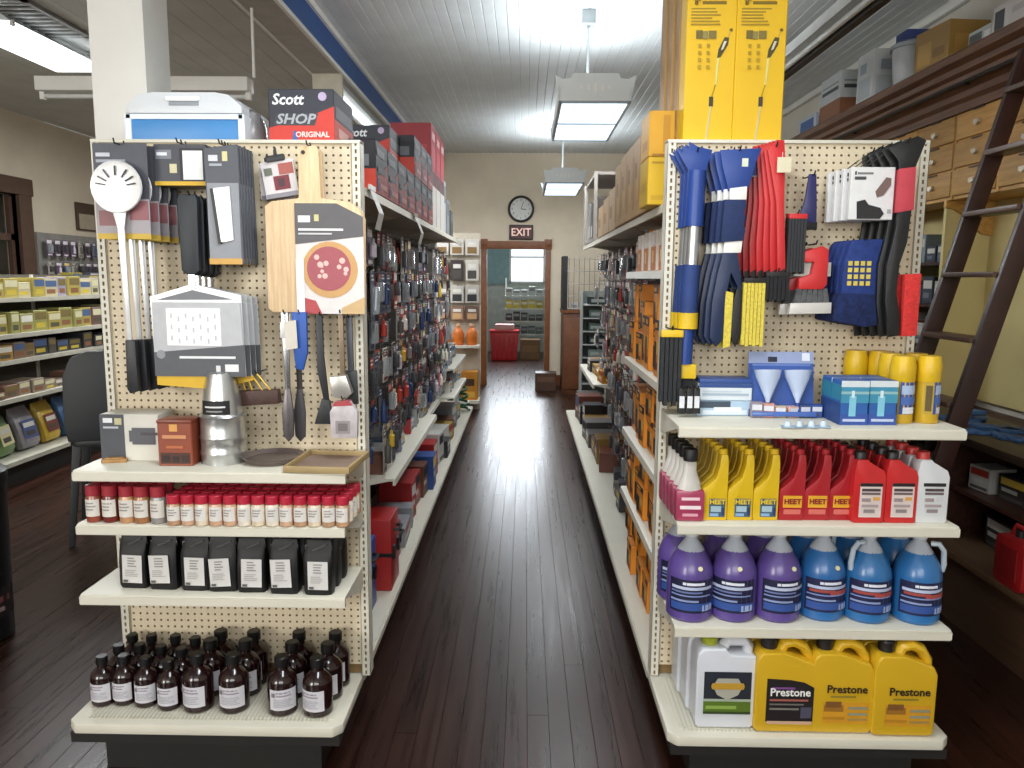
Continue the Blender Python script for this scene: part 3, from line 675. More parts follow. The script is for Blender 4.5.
G().prism(OL([(284, 322), (296, 320), (297, 348), (285, 350)], 289, 324, k), 'y', -.001, .001).obj('tag_card', PM('#cfc8bb'), t); G().tube([(0, 0, 0), (.002, .004, 10*k)], .001, 4).obj('string', WHITE, t)
long_tool('scraper', 'black curved scraper with wide angled head', 321, 314, 424,
          [('handle', [(316, 314), (322, 314), (323, 355), (327, 400), (322, 402), (316, 370)], GRIP, -.007, .007), ('head', [(320, 398), (328, 400), (330, 424), (312, 424)], GRIP, -.01, .01)], 2.62)
long_tool('ladle', 'steel handled ladle with dark cup hanging by upright', 341, 312, 398,
          [('handle', [(338, 312), (343, 312), (344, 378), (339, 378)], M('#7a6a55', .4, .3), -.006, .006), ('cup', [(330, 376), (346, 374), (352, 392), (346, 398), (332, 396)], M('#b5b2ac', .3, .6), -.03, .006)], 2.63)
long_tool('slotted_turner', 'dark grey turner hanging at the pegboard edge', 349, 316, 405,
          [('handle', [(346, 316), (352, 316), (353, 370), (347, 372)], M('#4d5058', .4, .3), -.006, .006), ('blade', [(344, 370), (356, 370), (357, 404), (343, 405)], M('#2c302f', .45), -.003, .003)], 2.66)
q = PY(343, 398, 2.58); k = K(343, 420, 2.58); t = thing('bottle_bag', 'clear house shaped pouch with red top at pegboard edge', 'pouch', q, 0)
G().prism(OL([(330, 412), (336, 401), (350, 400), (358, 412), (357, 438), (331, 438)], 343, 398, k), 'y', -.012, .012).obj('pouch', M('#b9b2b4', .25, 0, .1, 40), t, bevel=.004)
G().prism(OL([(336, 401), (350, 400), (353, 405), (333, 406)], 343, 398, k), 'y', -.013, .013).obj('red_top', M('#a54046', .4), t); strip(t, 'print', [(.2, .8, .1, .6, '#8f8789'), (.3, .7, .2, .5, '#6f6669')], (0, -.0122, -38*k), (0, 0, 0), 24*k, 26*k)
peg_hook(t, -.003, .1)

# ================================================================== LEFT END DISPLAY: SHELF GOODS
ZA, ZB, ZD, ZE = 1.066, .884, .64, .21
def B(px, py, z): return PZ(px, py, z+.0005)
# grey and white box
b = B(131, 461, ZA); k = K(131, 440, b.y)
pack('boxed_pan', 'grey and white box with pan picture on shelf edge', 'box', (b.x, b.y+.06, b.z), 0, 58*k, .12, 47*k, '#cfccc2',
     [(0, .42, 0, 1, '#4a4c52'), (.06, .22, .82, .92, '#dfe1e4'), (.26, .38, .78, .92, '#b9b48e'), (.06, .32, .7, .74, '#b9bcc2'), (.55, .95, .36, .72, '#56565c'), (.5, .7, .42, .66, '#56565c'), (.7, .99, .56, .62, '#4a4348')])
# copper-coloured tin
b = B(176, 466, ZA); k = K(176, 440, b.y)
t = pack('cocoa_tin', 'copper brown tin with darker label beside grey box', 'tin', (b.x, b.y+.045, b.z), 0, 34*k, .09, 45*k, '#8e4630',
     [(.06, .94, .05, .3, '#4a2a20'), (.1, .34, .08, .24, '#2c1a16'), (.42, .62, .08, .22, '#2c1a16'), (.7, .9, .08, .24, '#33201a'), (.36, .6, .78, .94, '#d49a52'), (.15, .85, .62, .70, '#c98a5e'), (.25, .75, .4, .46, '#b4653f')], rough=.35)
G().box(-17.5*k, 17.5*k, -.047, .047, 43*k, 46.5*k).obj('lid', M('#7a3a2a', .35), t, bevel=.003)
# silver flue pipe stack
b = B(216, 466, ZA); k = K(216, 440, b.y); r = 22*k
t = thing('vent_cap', 'shiny galvanised vent cap with cone top on the shelf', 'vent cap', (b.x, b.y+r, b.z), 0)
ZN = M('#c4c6c6', .28, .85, .08, 14)
G().lathe([(r, 0), (r, 8*k), (r*1.03, 9*k), (r*1.03, 12*k), (r, 13*k), (r, 24*k), (r*1.03, 25*k), (r*1.03, 28*k), (r, 29*k), (r*.99, 46*k), (r*1.02, 48*k), (r*.96, 50*k)], 30).obj('drum', ZN, t)
cn = G().lathe([(r*.9, 50*k), (r*.84, 66*k), (r*.68, 84*k), (r*.6, 91*k), (r*.5, 92.5*k)], 26).obj('cone', ZN, t)
arcstrip(cn, 'cone_label', [(0, 1, 0, 1, '#1d1c1d'), (.15, .85, .5, .62, '#d8d8d8'), (.2, .75, .2, .3, '#8f8f8f')], r*.905, 1.5, 51*k, 14*k)
# round pan and flat tray
b = B(264, 467, ZA); k = K(264, 460, b.y)
t = thing('round_pan', 'flat round pan lying dark on the top shelf', 'pan', (b.x, b.y+.095, b.z), 0)
G().lathe([(.07, 0), (.092, .003), (.104, .018), (.108, .02), (.104, .021), (.09, .008), (.004, .006)], 30).obj('pan', M('#7b6f6b', .35, .5), t)
b = B(318, 474, ZA); t = thing('baking_tray', 'wooden framed tray of brown paper at shelf corner', 'tray', (b.x, b.y+.13, b.z), math.radians(-4))
G().box(-.105, .105, -.12, .12, 0, .006).obj('tray_base', M('#8a7468', .6), t)
for q in ((-.11, -.10, -.12, .12), (.10, .11, -.12, .12), (-.11, .11, -.125, -.115), (-.11, .11, .115, .125)): G().box(*q, 0, .022).obj('rim', M('#a58e62', .5), t, bevel=.002)
b = B(113, 463, ZA); t = thing('wood_coaster', 'small wooden block lying before the grey box', 'wood block', (b.x, b.y+.012, b.z), .2)
G().box(-.04, .04, -.012, .012, 0, .012).box(-.03, .03, -.010, .010, .012, .017).obj('block', WOOD('#8a6234', '#b48a52', .5, name='pine'), t, bevel=.002)

# spice jars
def mk_jar(h, r, body, cap, lab):
    def mk():
        t = link('spice_jar', None)
        G().lathe([(r*.9, 0), (r, .003), (r, h*.66), (r*.85, h*.71), (r*.85, h*.74)], 16).obj('glass', M(body, .2, 0, .25, 40, coat=.3), t)
        G().lathe([(r*.93, h*.72), (r*.97, h*.73), (r*.97, h*.98), (r*.9, h)], 16).obj('lid', M(cap, .4), t)
        arcstrip(t, 'label', [(0, 1, 0, 1, lab)]+lines(.2, .8, .3, .85, 3, '#9a9590'), r, 2.2, h*.17, h*.46)
        return t
    return Kind(mk)
SJ = [mk_jar(.125, .0255, c, '#9c2a36', '#d9d5cc') for c in ('#8a4634', '#6b2a26', '#b98a62', '#9a6a44', '#8d8a86')]
SS = [mk_jar(.102, .0222, c, '#b3243a', '#dcd8d2') for c in ('#d9c9ae', '#c9a284', '#e3d8c6', '#b58f6e')]
cap5 = ('rust', 'dark red', 'tan', 'brown', 'grey')
for i, px in enumerate((91, 107.5, 124.5, 139.5, 156)):
    for r in range(2):
        b = B(px, 523+i*.4, ZB); SJ[i]('tall %s spice jar with red lid, %s from shelf end, %s row' % (cap5[i], ORD[i], ('front', 'second')[r]), 'spice jar', (b.x, b.y+.026+r*.056, b.z), 0, 'tall spice jars')
for i in range(13):
    px = 171.5+i*14.15; rr = random.Random(i)
    for r in range(4):
        b = B(px, 526.5+i*.12, ZB)
        SS[rr.randrange(4)]('short spice jar with bright red lid, %s from the tall jars, %s row' % (ORD[i], ('front', 'second', 'third', 'fourth')[r]), 'spice jar', (b.x+.002*r, b.y+.024+r*.05, b.z), rr.uniform(-.3, .3), 'short spice jars')

# black coffee bags
def mk_bag(v):
    def mk():
        t = link('coffee_bag', None); rr = random.Random(v); w, d, h = .098, .062, .185
        g = G(); n = 14; prof = [(.96, .86, 0), (1, 1, .012), (1.0, 1.0, .09), (.98, .86, .125), (.95, .45, .155), (.93, .14, .172), (.9, .10, h)]
        for (sx, sy, z) in prof:
            for i in range(n):
                a = 2*math.pi*i/n; ca, sa = math.cos(a), math.sin(a); e = .35
                g.v.append((math.copysign(abs(ca)**e, ca)*w/2*sx+rr.uniform(-.0015, .0015), math.copysign(abs(sa)**e, sa)*d/2*sy+rr.uniform(-.002, .002), z))
        for j in range(len(prof)-1):
            for i in range(n): g.f.append([j*n+i, j*n+(i+1) % n, (j+1)*n+(i+1) % n, (j+1)*n+i]); g.m.append(0)
        g.f.append(list(range(n-1, -1, -1))); g.m.append(0); g.f.append([(len(prof)-1)*n+i for i in range(n)]); g.m.append(0)
        g.obj('bag', M('#08080a', .55, 0, .2, 20), t)
        s = strip(t, 'label', [(0, 1, 0, 1, '#d3d1ce')]+lines(.28, .75, .55, .92, 4, '#8d8a88')+lines(.15, .85, .22, .48, 4, '#aaa7a4')+[(.06, .3, .03, .12, '#5d5a58')], (rr.uniform(-.006, .006), -d/2-.0022, .022+rr.uniform(-.006, .008)), (0, math.radians(rr.uniform(-5, 5)), 0), .068, .098)
        G().box(-.046, .046, -.006, -.002, .150, .166).tube([(-.02, -.012, .15), (.0, -.018, .158), (.028, -.010, .17)], .0035, 6).obj('tin_tie', M('#8f8d8c', .3, .6), t)
        return t
    return Kind(mk)
BG = [mk_bag(v) for v in range(4)]
for i, (px, py) in enumerate(((132.5, 589), (162.5, 590.5), (194.5, 591.5), (221.5, 592.5), (250.5, 593.5), (283.5, 595), (317.5, 596))):
    b = B(px, py, ZD)
    for r in range(3):
        BG[(i+r) % 4]('shiny black coffee bag with white label, %s from shelf end, %s row' % (ORD[i], ('front', 'middle', 'back')[r]), 'coffee bag', (b.x+.004*r, b.y+.034+r*.072, b.z), random.uniform(-.05, .05), 'black coffee bags')

# amber bottles
def mk_bottle(r, h):
    def mk():
        t = link('amber_bottle', None)
        G().lathe([(r*.88, 0), (r, .006), (r, h*.56), (r*.96, h*.62), (r*.7, h*.71), (r*.42, h*.77), (r*.38, h*.82), (r*.38, h*.85)], 20).obj('glass', M('#1f0b0c', .14, 0, .2, 8, coat=.4), t)
        G().lathe([(r*.44, h*.83), (r*.48, h*.84), (r*.48, h*.985), (r*.42, h)], 16).obj('cap', M('#0e0d0e', .4), t)
        arcstrip(t, 'label', [(0, 1, 0, 1, '#cdcbd1')]+lines(.25, .8, .62, .9, 2, '#8c8390')+lines(.15, .85, .15, .55, 5, '#a5a4ad')+[(.1, .22, .66, .86, '#7f7680')], r, 1.95, h*.12, h*.37)
        return t
    return Kind(mk)
BS, BL = mk_bottle(.0405, .172), mk_bottle(.0505, .198)
rr = random.Random(11)
cols = [(98.5, 708, 0, 3), (121, 707, 0, 3), (143, 709, 0, 3), (165, 712, 0, 3), (194, 714.5, 1, 3), (229.5, 715, 1, 3), (277.5, 717.5, 1, 3), (315, 719, 1, 3)]
for i, (px, py, v, n) in enumerate(cols):
    b = B(px, py, ZE); r = (.0405, .0505)[v]; st = 2*r+.003
    for j in range(n):
        (BS, BL)[v]('%s amber bottle with pale label, %s from shelf end, %s row' % (('small', 'large')[v], ORD[i], ('front', 'second', 'third', 'fourth')[j]), 'bottle',
                    (b.x+rr.uniform(-.004, .004)+(.012*j if v == 0 else .006*j), min(b.y+r+j*st, 2.718-r), b.z), rr.uniform(-.35, .35), 'amber bottles on the bottom deck')

# ================================================================== ON TOP OF THE LEFT END DISPLAY
zt = 2.166
# picnic cooler
b = PY(185, 136, 2.80); k = K(185, 110, 2.72)
t = thing('picnic_cooler', 'blue and white picnic cooler atop the kitchen end display', 'cooler', (b.x-.002, 2.97, zt), 0)
w = 122*k; CW = M('#d8dce0', .4, 0, .02)
G().box(-w/2, w/2, -.16, .16, 0, .095).obj('tub', M('#3f86c4', .4, 0, .03), t, bevel=.012)
G().box(-w/2-.004, -w/2+.02, -.166, .166, 0, .1).box(w/2-.02, w/2+.004, -.166, .166, 0, .1).box(-w/2, w/2, -.166, -.158, .082, .1).box(-w/2, w/2, -.166, -.158, 0, .008).obj('white_frame', M('#e6eef5', .4), t, bevel=.003)
G().prism([(-w/2, .1), (w/2, .1), (w/2-.006, .13), (w/2-.05, .168), (w/2-.10, .176), (-w/2+.10, .176), (-w/2+.05, .168), (-w/2+.006, .13)], 'y', -.168, .168).obj('lid', CW, t, bevel=.012)
G().box(-.06, .06, -.176, -.165, .142, .158).obj('lid_handle', M('#f4f6f7', .35), t, bevel=.004); G().box(-.05, .055, -.171, -.166, .128, .141).obj('handle_recess', M('#8d949b', .5), t)
# clear dome
b = PY(249, 138, 2.9); t = thing('clear_dome', 'smoky clear plastic tub between cooler and towel box', 'tub', (b.x, 2.92, zt), 0)
G().lathe([(.055, 0), (.06, .02), (.056, .08), (.038, .125), (.004, .14)], 20).obj('tub_body', M('#8d8b8c', .25, 0, .2, 20), t); G().lathe([(.062, .0), (.064, .012), (.06, .016)], 20).obj('tub_rim', M('#b9bcbc', .3), t)
# shop towel box
def towel_box(label, loc, rz=0.0, s=1.0, words=True):
    RC, DC = ('#c83a2e', '#30323d') if words else ('#962820', '#1c1c24')
    t = thing('shop_towel_box', label, 'towel box', loc, rz, 'shop towel boxes'); w, d, h = .232*s, .3*s, .185*s
    G().box(-w/2, w/2, -d/2, d/2, 0, h).obj('carton', PM(DC), t, bevel=.003, seg=1)
    for yy, rr_ in ((-d/2, 0), (d/2, math.pi)):
        f = G().prism([(-w/2, 0), (w/2, 0), (w/2, h*.68), (w*.12, h*.5), (-w/2, h*.28)], 'y', -.0012, 0).obj('red_panel', PM(RC), t, (0, yy, 0), (0, 0, rr_))
        if rr_ == 0 and not words: strip(f, 'panel_print', [(.08, .7, .72, .86, '#6c7078'), (.12, .8, .40, .52, '#3a3a44'), (.3, .9, .12, .22, '#b8786c'), (.08, .24, .06, .3, '#33477a')], (0, -.0014, 0), (0, 0, 0), w, h)
        if rr_ == 0 and words:
            txt('Scott', .052*s, PM('#eef0f4'), f, (-.048*s, -.0016, h*.80), name='lettering', shear=.2, bold=.0012)
            G().prism([(-w*.43, h*.33), (w*.2, h*.33), (w*.26, h*.55), (-w*.37, h*.55)], 'y', -.002, -.0012).obj('name_panel', PM('#3d3f45'), f)
            txt('SHOP', .047*s, PM('#a8adb3'), f, (-.022*s, -.0028, h*.44), shear=.25, bold=.0012, sx=1.15)
            txt('ORIGINAL', .026*s, PM('#f4dcd6'), f, (.038*s, -.002, h*.16), bold=.0006)
            G().lathe([(.015*s, 0), (.015*s, .001)], 16).obj('round_mark', PM('#b9a9c6'), f, (.076*s, -.0014, h*.86), (math.pi/2, 0, 0))
            G().prism([(-.035*s, 0), (-.012*s, 0), (-.018*s, h*.2), (-.028*s, h*.25)], 'y', -.0022, -.0012).obj('picture', PM('#3d63a6'), f)
    for xx, rr_ in ((-w/2, -math.pi/2), (w/2, math.pi/2)):
        strip(t, 'side_print', [(0, 1, 0, .45, '#c8402f'), (.08, .92, .5, .72, '#6e7178'), (.2, .7, .16, .34, '#e0a79c')], (xx, 0, 0), (0, 0, rr_), d, h)
    return t
b = PY(302, 138, 2.80); towel_box('dark and red shop towel box facing front beside cooler', (b.x, 2.95, zt))
# ================================================================== RIGHT END DISPLAY: HANGING GOODS
NAVY = M('#1f3f86', .4, 0, .06); DNAVY = M('#161f3a', .45); ALU = M('#b9bcbf', .3, .8, .03); YEL = M('#d8b422', .45); BRIS = M('#17181b', .8, 0, .3, 120); RED = M('#c3282b', .4, 0, .06); YBR = M('#d3c04a', .8, 0, .2, 120)
def shape(o, nm, pts, ax, ay, k, d0, d1, mt, bevel=.003): return G().prism(OL(pts, ax, ay, k), 'y', d0, d1).obj(nm, mt, o, bevel=bevel)

def mk_snow():
    k = K(693, 250, 2.66); t = link('snow_brush', None); A = (697, 150, k)
    shape(t, 'scraper_head', [(676, 149), (683, 152), (681, 145), (689, 149), (689, 142), (698, 147), (712, 150), (709, 160), (706, 172), (690, 172), (684, 162)], *A, -.006, .006, NAVY)
    G().tube([((698-697)*k, 0, -20*k), ((697-697)*k, 0, -74*k)], 9.2*k, 14).obj('upper_tube', NAVY, t)
    G().tube([(0, 0, -74*k), (-1*k, 0, -114*k)], 6.6*k, 14).obj('pole', ALU, t)
    G().tube([(-1*k, 0, -112*k), (-2.5*k, 0, -160*k)], 9*k, 14).obj('foam_grip', M('#20386f', .7), t)
    G().tube([(-3*k, 0, -160*k), (-3*k, 0, -176*k)], 10.5*k, 14).obj('yellow_collar', YEL, t)
    G().tube([(-4*k, 0, -177*k), (-5*k, 0, -212*k)], 8*k, 14).obj('lower_tube', NAVY, t)
    G().box(-15*k, 7*k, -.02, .02, -227*k, -212*k).obj('brush_base', YEL, t, bevel=.006)
    G().box(-14*k, 5*k, -.012, .012, -238*k, -226*k).obj('bristles', BRIS, t)
    peg_hook(t, -.006, .04); return t
sn = Kind(mk_snow)
for i in range(3):
    p = PY(697, 150, 2.66); sn('blue telescopic snow brush with silver pole, %s from the front' % ORD[i], 'snow brush', (p.x-.004*i, 2.66+.042*i, p.z-.001*i), 0, 'telescopic snow brushes')
# brush heads turned sideways beside them
for i in range(3):
    k = K(670, 370, 2.64); p = PY(672, 330, 2.64+i*.04)
    t = thing('brush_head', 'black bristle brush head under yellow strip, %s from the front' % ORD[i], 'brush', (p.x, 2.64+i*.045, p.z), 0, 'brush heads by the upright')
    G().box(-11*k, 11*k, -.014, .014, -7*k, 0).obj('yellow_back', YEL, t, bevel=.003)
    g = G()
    for q in range(5): g.box((-11+q*4.4)*k, (-7.4+q*4.4)*k, -.012, .012, -(72+4*(q % 2))*k, -7*k)
    g.obj('bristles', M('#202225', .7, 0, .4, 90), t); peg_hook(t, .002, .09)
for i, px in enumerate((682, 690, 697)):
    k = K(px, 400, 2.6); p = PY(px, 388, 2.6); t = thing('hanging_tool', 'thin black handle with white tag, %s under snow brushes' % ORD[i], 'scraper', p, 0, 'thin black handles')
    shape(t, 'handle', [(px-3, 388), (px+3, 388), (px+4, 414), (px-4, 414)], px, 388, k, -.006, .006, BLACK); shape(t, 'tag', [(px-2.5, 396), (px+2.5, 396), (px+2.5, 408), (px-2.5, 408)], px, 388, k, -.008, -.006, PM('#d5d7dc'), 0); peg_hook(t, -.002, .12)

def mk_bluesc():
    k = K(735, 250, 2.64); t = link('ice_scraper', None); A = (735, 148, k)
    shape(t, 'scraper_head', [(716, 150), (757, 148), (752, 162), (746, 186), (726, 190), (719, 166)], *A, -.005, .005, NAVY)
    shape(t, 'price_sticker', [(738, 158), (744, 158), (744, 166), (738, 166)], *A, -.0065, -.005, PM('#cfd6c0'), 0)
    shape(t, 'white_band', [(727, 187), (744, 185), (744, 198), (727, 199)], *A, -.009, .009, WHITE)
    shape(t, 'foam_grip', [(722, 198), (743, 198), (744, 204), (742, 210), (744, 216), (742, 222), (744, 228), (742, 238), (720, 240)], *A, -.014, .014, M('#182a55', .75, 0, .2, 60))
    shape(t, 'white_band', [(724, 239), (742, 238), (741, 250), (723, 251)], *A, -.009, .009, WHITE)
    shape(t, 'handle', [(723, 250), (737, 250), (740, 262), (744, 285), (741, 288), (732, 270), (727, 300), (726, 338), (720, 345), (713, 335), (714, 300), (718, 272)], *A, -.010, .010, M('#1b2a4a', .4))
    shape(t, 'brush_back', [(739, 284), (744, 286), (745, 330), (740, 345), (733, 332), (735, 300)], *A, -.008, .008, BLACK)
    shape(t, 'bristles', [(727, 288), (735, 290), (734, 344), (727, 346)], *A, -.010, .010, YBR, 0); peg_hook(t, -.008, .04); return t
bs = Kind(mk_bluesc)
for i in range(4):
    p = PY(735, 148, 2.64); bs('blue ice scraper brush with foam grip and white bands, %s from the front' % ORD[i], 'ice scraper', (p.x+.014-.012*i, 2.64+.034*i, p.z), 0, 'blue ice scraper brushes')

def mk_redsc(v):
    def mk():
        k = K(770, 210, 2.63); t = link('ice_scraper', None); A = (778, 140, k); l = -(v-3)*3.4
        shape(t, 'handle', [(770, 150), (778, 140), (786, 140), (788, 160), (783+l*.6, 200), (784+l, 268), (776+l, 274), (774+l, 240), (775+l*.6, 200)], *A, -.0045, .0045, RED, .002)
        shape(t, 'tip', [(776+l, 270), (783+l, 266), (784+l, 278), (778+l, 280)], *A, -.005, .005, BLACK, 0)
        peg_hook(t, -.02, .02); return t
    return mk
for v in range(7):
    o = mk_redsc(v)(); p = PY(776, 140, 2.63); o.location = (p.x-.006*v, 2.63+.02*v, p.z)
    tag(o, 'slim red plastic ice scraper with black tip, %s of the fan' % ORD[v], 'ice scraper', 'fan of red scrapers')
k = K(778, 155, 2.60); p = PY(783, 152, 2.60)
t = thing('price_tag', 'cream price sticker card on the red scraper fan', 'tag', p, 0); shape(t, 'tag_card', [(778, 157), (792, 157), (792, 172), (778, 172)], 783, 152, k, 0, .0015, PM('#d8cfb2'), 0); G().tube([(0, .001, 0), (0, .004, -.02)], .001, 4).obj('string', WHITE, t)
for i, (px, top, bot, w_, mt, lb) in enumerate(((754, 278, 345, 11, YBR, 'block of yellow brush bristles below red scrapers'), (777, 272, 300, 12, BRIS, 'block of black brush bristles below red scrapers'), (797, 214, 272, 9, M('#26282c', .6), 'dark grey scraper blades beside the red fan'))):
    k = K(px, top, 2.64); p = PY(px, top, 2.64); t = thing('brush_head', lb, 'brush', p, 0)
    g = G()
    for q in range(6): g.box((-w_+q*w_/3)*k, (-w_+(q+.86)*w_/3)*k, -.016, .02, -(bot-top+(q % 2)*1.5)*k, -4*k)
    g.obj('bristles', mt, t); G().box(-w_*k, w_*k, -.017, .021, -5*k, 0).obj('brush_back', BLACK if i != 2 else RED, t, bevel=.002); peg_hook(t, .0, .1)
# small navy scraper
k = K(810, 200, 2.68); p = PY(813, 174, 2.68); t = thing('ice_scraper', 'small dark violet scraper with flared blade', 'ice scraper', p, 0)
shape(t, 'handle', [(809, 174), (816, 174), (818, 200), (819, 222), (800, 222), (806, 200)], 813, 174, k, -.006, .006, M('#2a2a5e', .35)); shape(t, 'blade', [(799, 221), (820, 221), (820, 229), (799, 229)], 813, 174, k, -.004, .004, BLACK); peg_hook(t, -.004, .08)
# small blue tag item near scrapers
k = K(757, 165, 2.70); p = PY(757, 150, 2.70); t = thing('hanging_card', 'small clear card with blue corner between scrapers', 'tool card', p, 0)
shape(t, 'card', [(752, 152), (765, 150), (765, 176), (752, 176)], 757, 150, k, 0, .002, PM('#b9b6b4'), 0); shape(t, 'print', [(753, 162), (764, 160), (764, 175), (753, 175)], 757, 150, k, -.001, 0, PM('#3b3f7a'), 0); peg_hook(t, -.004, .06)
# red-handled brush on clear card
k = K(815, 275, 2.64)
for i in range(2):
    p = PY(815, 243, 2.64); t = thing('wire_brush', ('front', 'rear')[i]+' red handled wire brush with grey bristles on card', 'brush', (p.x-.018*i, 2.64+.05*i, p.z-.004*i), 0, 'red wire brushes')
    shape(t, 'handle', [(803, 252), (822, 246), (828, 250), (828, 284), (824, 289), (800, 289), (800, 278), (812, 274), (814, 262), (804, 262)], 815, 243, k, -.014, .012, RED)
    g = G()
    for q in range(6): g.prism(OL([(800+q*5, 288), (804+q*5, 288), (801.5+q*6.2, 306), (795+q*6.2, 306)], 815, 243, k), 'y', -.010, .010)
    g.obj('bristles', M('#57585a', .7, .2, .3, 80), t)
    shape(t, 'card', [(797, 262), (834, 262), (834, 276), (797, 276)], 815, 243, k, .013, .015, PM('#cfd8ce'), 0); shape(t, 'card_base', [(793, 303), (834, 302), (834, 313), (792, 314)], 815, 243, k, -.012, .012, M('#c9c6c0', .2), .002); peg_hook(t, -.004, .06)
# white boxed cleats
def mk_cleat():
    k = K(872, 190, 2.6); t = link('white_carton', None)
    G().box(-22*k, 22*k, 0, .022, -52*k, 0).obj('carton', PM('#dedede'), t, bevel=.002, seg=1)
    strip(t, 'print', [(.08, .12, .85, .92, '#2c2c2c'), (.14, .5, .86, .9, '#77777a'), (.08, .34, .76, .82, '#4a4a4c'), (.86, .95, .12, .2, '#a7a7a7')], (0, 0, -52*k), (0, 0, 0), 44*k, 52*k)
    shape(t, 'boot_picture', [(860, 200), (868, 198), (872, 203), (884, 206), (888, 212), (884, 217), (861, 217)], 875, 166, k, -.002, 0, PM('#232325'), 0)
    shape(t, 'sole_picture', [(878, 190), (888, 176), (893, 177), (893, 184), (886, 194), (880, 196)], 875, 166, k, -.002, 0, PM('#74605a'), 0)
    G().tube([(0, .04, .012), (0, -.06, .03)], .002, 6).obj('peg_hook', HOOK, t); return t
clt = Kind(mk_cleat)
for i in range(4):
    p = PY(874, 167, 2.6); clt('white boxed boot cleats, %s from the front of the hook' % ORD[i], 'boxed cleats', (p.x-.008*i, 2.6+i*.042, p.z), 0, 'white boxes of boot cleats')
# blue scraper mitts
def mk_mitt():
    k = K(862, 280, 2.64); t = link('scraper_mitt', None); A = (862, 240, k)
    shape(t, 'mitt_body', [(848, 244), (852, 240), (880, 239), (884, 250), (886, 296), (842, 296), (843, 262)], *A, -.016, .014, M('#1d3576', .8, 0, .2, 50), .006)
    shape(t, 'fleece_cuff', [(841, 292), (887, 294), (886, 324), (868, 327), (836, 321), (837, 306)], *A, -.02, .016, M('#14234f', .95, 0, .4, 80), .008)
    for i in range(4):
        for j in range(4): shape(t, 'yellow_square', [(847+i*6.2, 261+j*6.6), (851+i*6.2, 261+j*6.6), (851+i*6.2, 265.4+j*6.6), (847+i*6.2, 265.4+j*6.6)], *A, -.0178, -.0155, PM('#d7c24e'), 0)
    peg_hook(t, -.006, .04); return t
mt_ = Kind(mk_mitt)
for i in range(4):
    p = PY(863, 240, 2.64); mt_('navy scraper mitt with yellow squares, %s from the front' % ORD[i], 'scraper mitt', (p.x-.005*i, 2.64+.036*i, p.z), 0, 'navy scraper mitts')
# long black brushes with pink grips
def mk_blackbr(v):
    k = K(905, 230, 2.58); t = link('snow_brush', None); A = (905, 140, k); BP = M('#151617', .4)
    shape(t, 'scraper_head', [(887+v, 148), (915, 136), (924, 140), (918, 158), (914, 170), (900, 172), (898, 160)], *A, -.004, .004, BP)
    shape(t, 'grip', [(899, 168), (915, 166), (916, 208), (899, 211)], *A, -.009, .009, M('#c2414e', .6))
    shape(t, 'shaft', [(901, 209), (914, 207), (912, 240), (906, 262), (905, 290), (910, 315), (911, 334), (900, 336), (894, 300), (893, 262), (898, 236)], *A, -.008, .008, BP)
    shape(t, 'bristles', [(912, 272), (928, 271), (928, 334), (913, 335)], *A, -.012, .012, M('#cb2f2c', .8, 0, .2, 120), .002)
    peg_hook(t, -.008, .03); return t
for i in range(5):
    o = mk_blackbr(i*2); p = PY(907, 140, 2.58); o.location = (p.x-.012*i, 2.58+.036*i, p.z-.002*i)
    tag(o, 'long black snow brush with pink grip and red bristles, %s from the front' % ORD[i], 'snow brush', 'black snow brushes with pink grips')

# ================================================================== RIGHT END DISPLAY: SHELF GOODS
ZP, ZQ, ZS, ZT = 1.232, .910, .556, .20
b = B(724, 416, ZP); k = K(724, 405, b.y)
pack('wiper_box', 'flat pale blue box at the bottom of the small pile', 'box', (b.x, b.y+.05, b.z), .03, 56*k, .10, 15*k, '#a9c2d6', [(0, .6, .55, 1, '#3d4a58'), (.1, .9, .1, .4, '#d3dde6'), (.3, .8, .3, .6, '#e5eaee')])
pack('wiper_box', 'navy topped white box upper of the small pile', 'box', (b.x+.004, b.y+.055, b.z+15.3*k), -.02, 53*k, .10, 17*k, '#cfd8de', [(0, 1, .78, 1, '#2a4a86'), (.06, .94, .3, .44, '#9fb0c0'), (.06, .8, .52, .6, '#bcc8d2')])
G().box(-26*k, 26*k, -.05, .05, 17*k, 22*k).obj('lid', M('#2d4d8c', .4), bpy.data.objects['wiper_box.001'], bevel=.003)
# twin funnel blister
k = K(784, 375, 2.62); b = Vector((XAT(784, 2.60, ZP), 2.60, ZP+.0005))
t = thing('funnel_pack', 'blue blister pack holding two clear funnels', 'blister pack', (b.x, b.y+.035, b.z), 0); t.rotation_euler = (math.radians(-9), 0, 0)
G().box(-33*k, 33*k, -.002, .002, 0, 66*k).obj('backing_card', PM('#32539a'), t)
strip(t, 'print', [(0, 1, .82, 1, '#8f9bbd'), (.3, .44, .84, .92, '#1c2233'), (.82, .94, .86, .98, '#d7dce8'), (.05, .95, .78, .81, '#5d78b4'), (.0, .06, 0, .8, '#24407f')], (0, -.002, 0), (0, 0, 0), 66*k, 66*k)
for s in (-1, 1):
    f = G().lathe([(.006, 5*k), (.006, 14*k), (.010, 18*k), (12*k, 40*k), (13.5*k, 47*k), (12.5*k, 47*k)], 18).obj('funnel', GLASS('#d3e2fa', .75, .15), t, (s*15*k, -.02, 0)); G().lathe([(.0085, 4*k), (.0085, 14*k)], 12).obj('funnel_cap', DNAVY if s < 0 else NAVY, f)
G().box(-32*k, 32*k, -.04, -.003, 0, 5*k).obj('bubble_foot', M('#4a68ac', .2), t, bevel=.004)
b = B(775, 420, ZP); rr = random.Random(8)
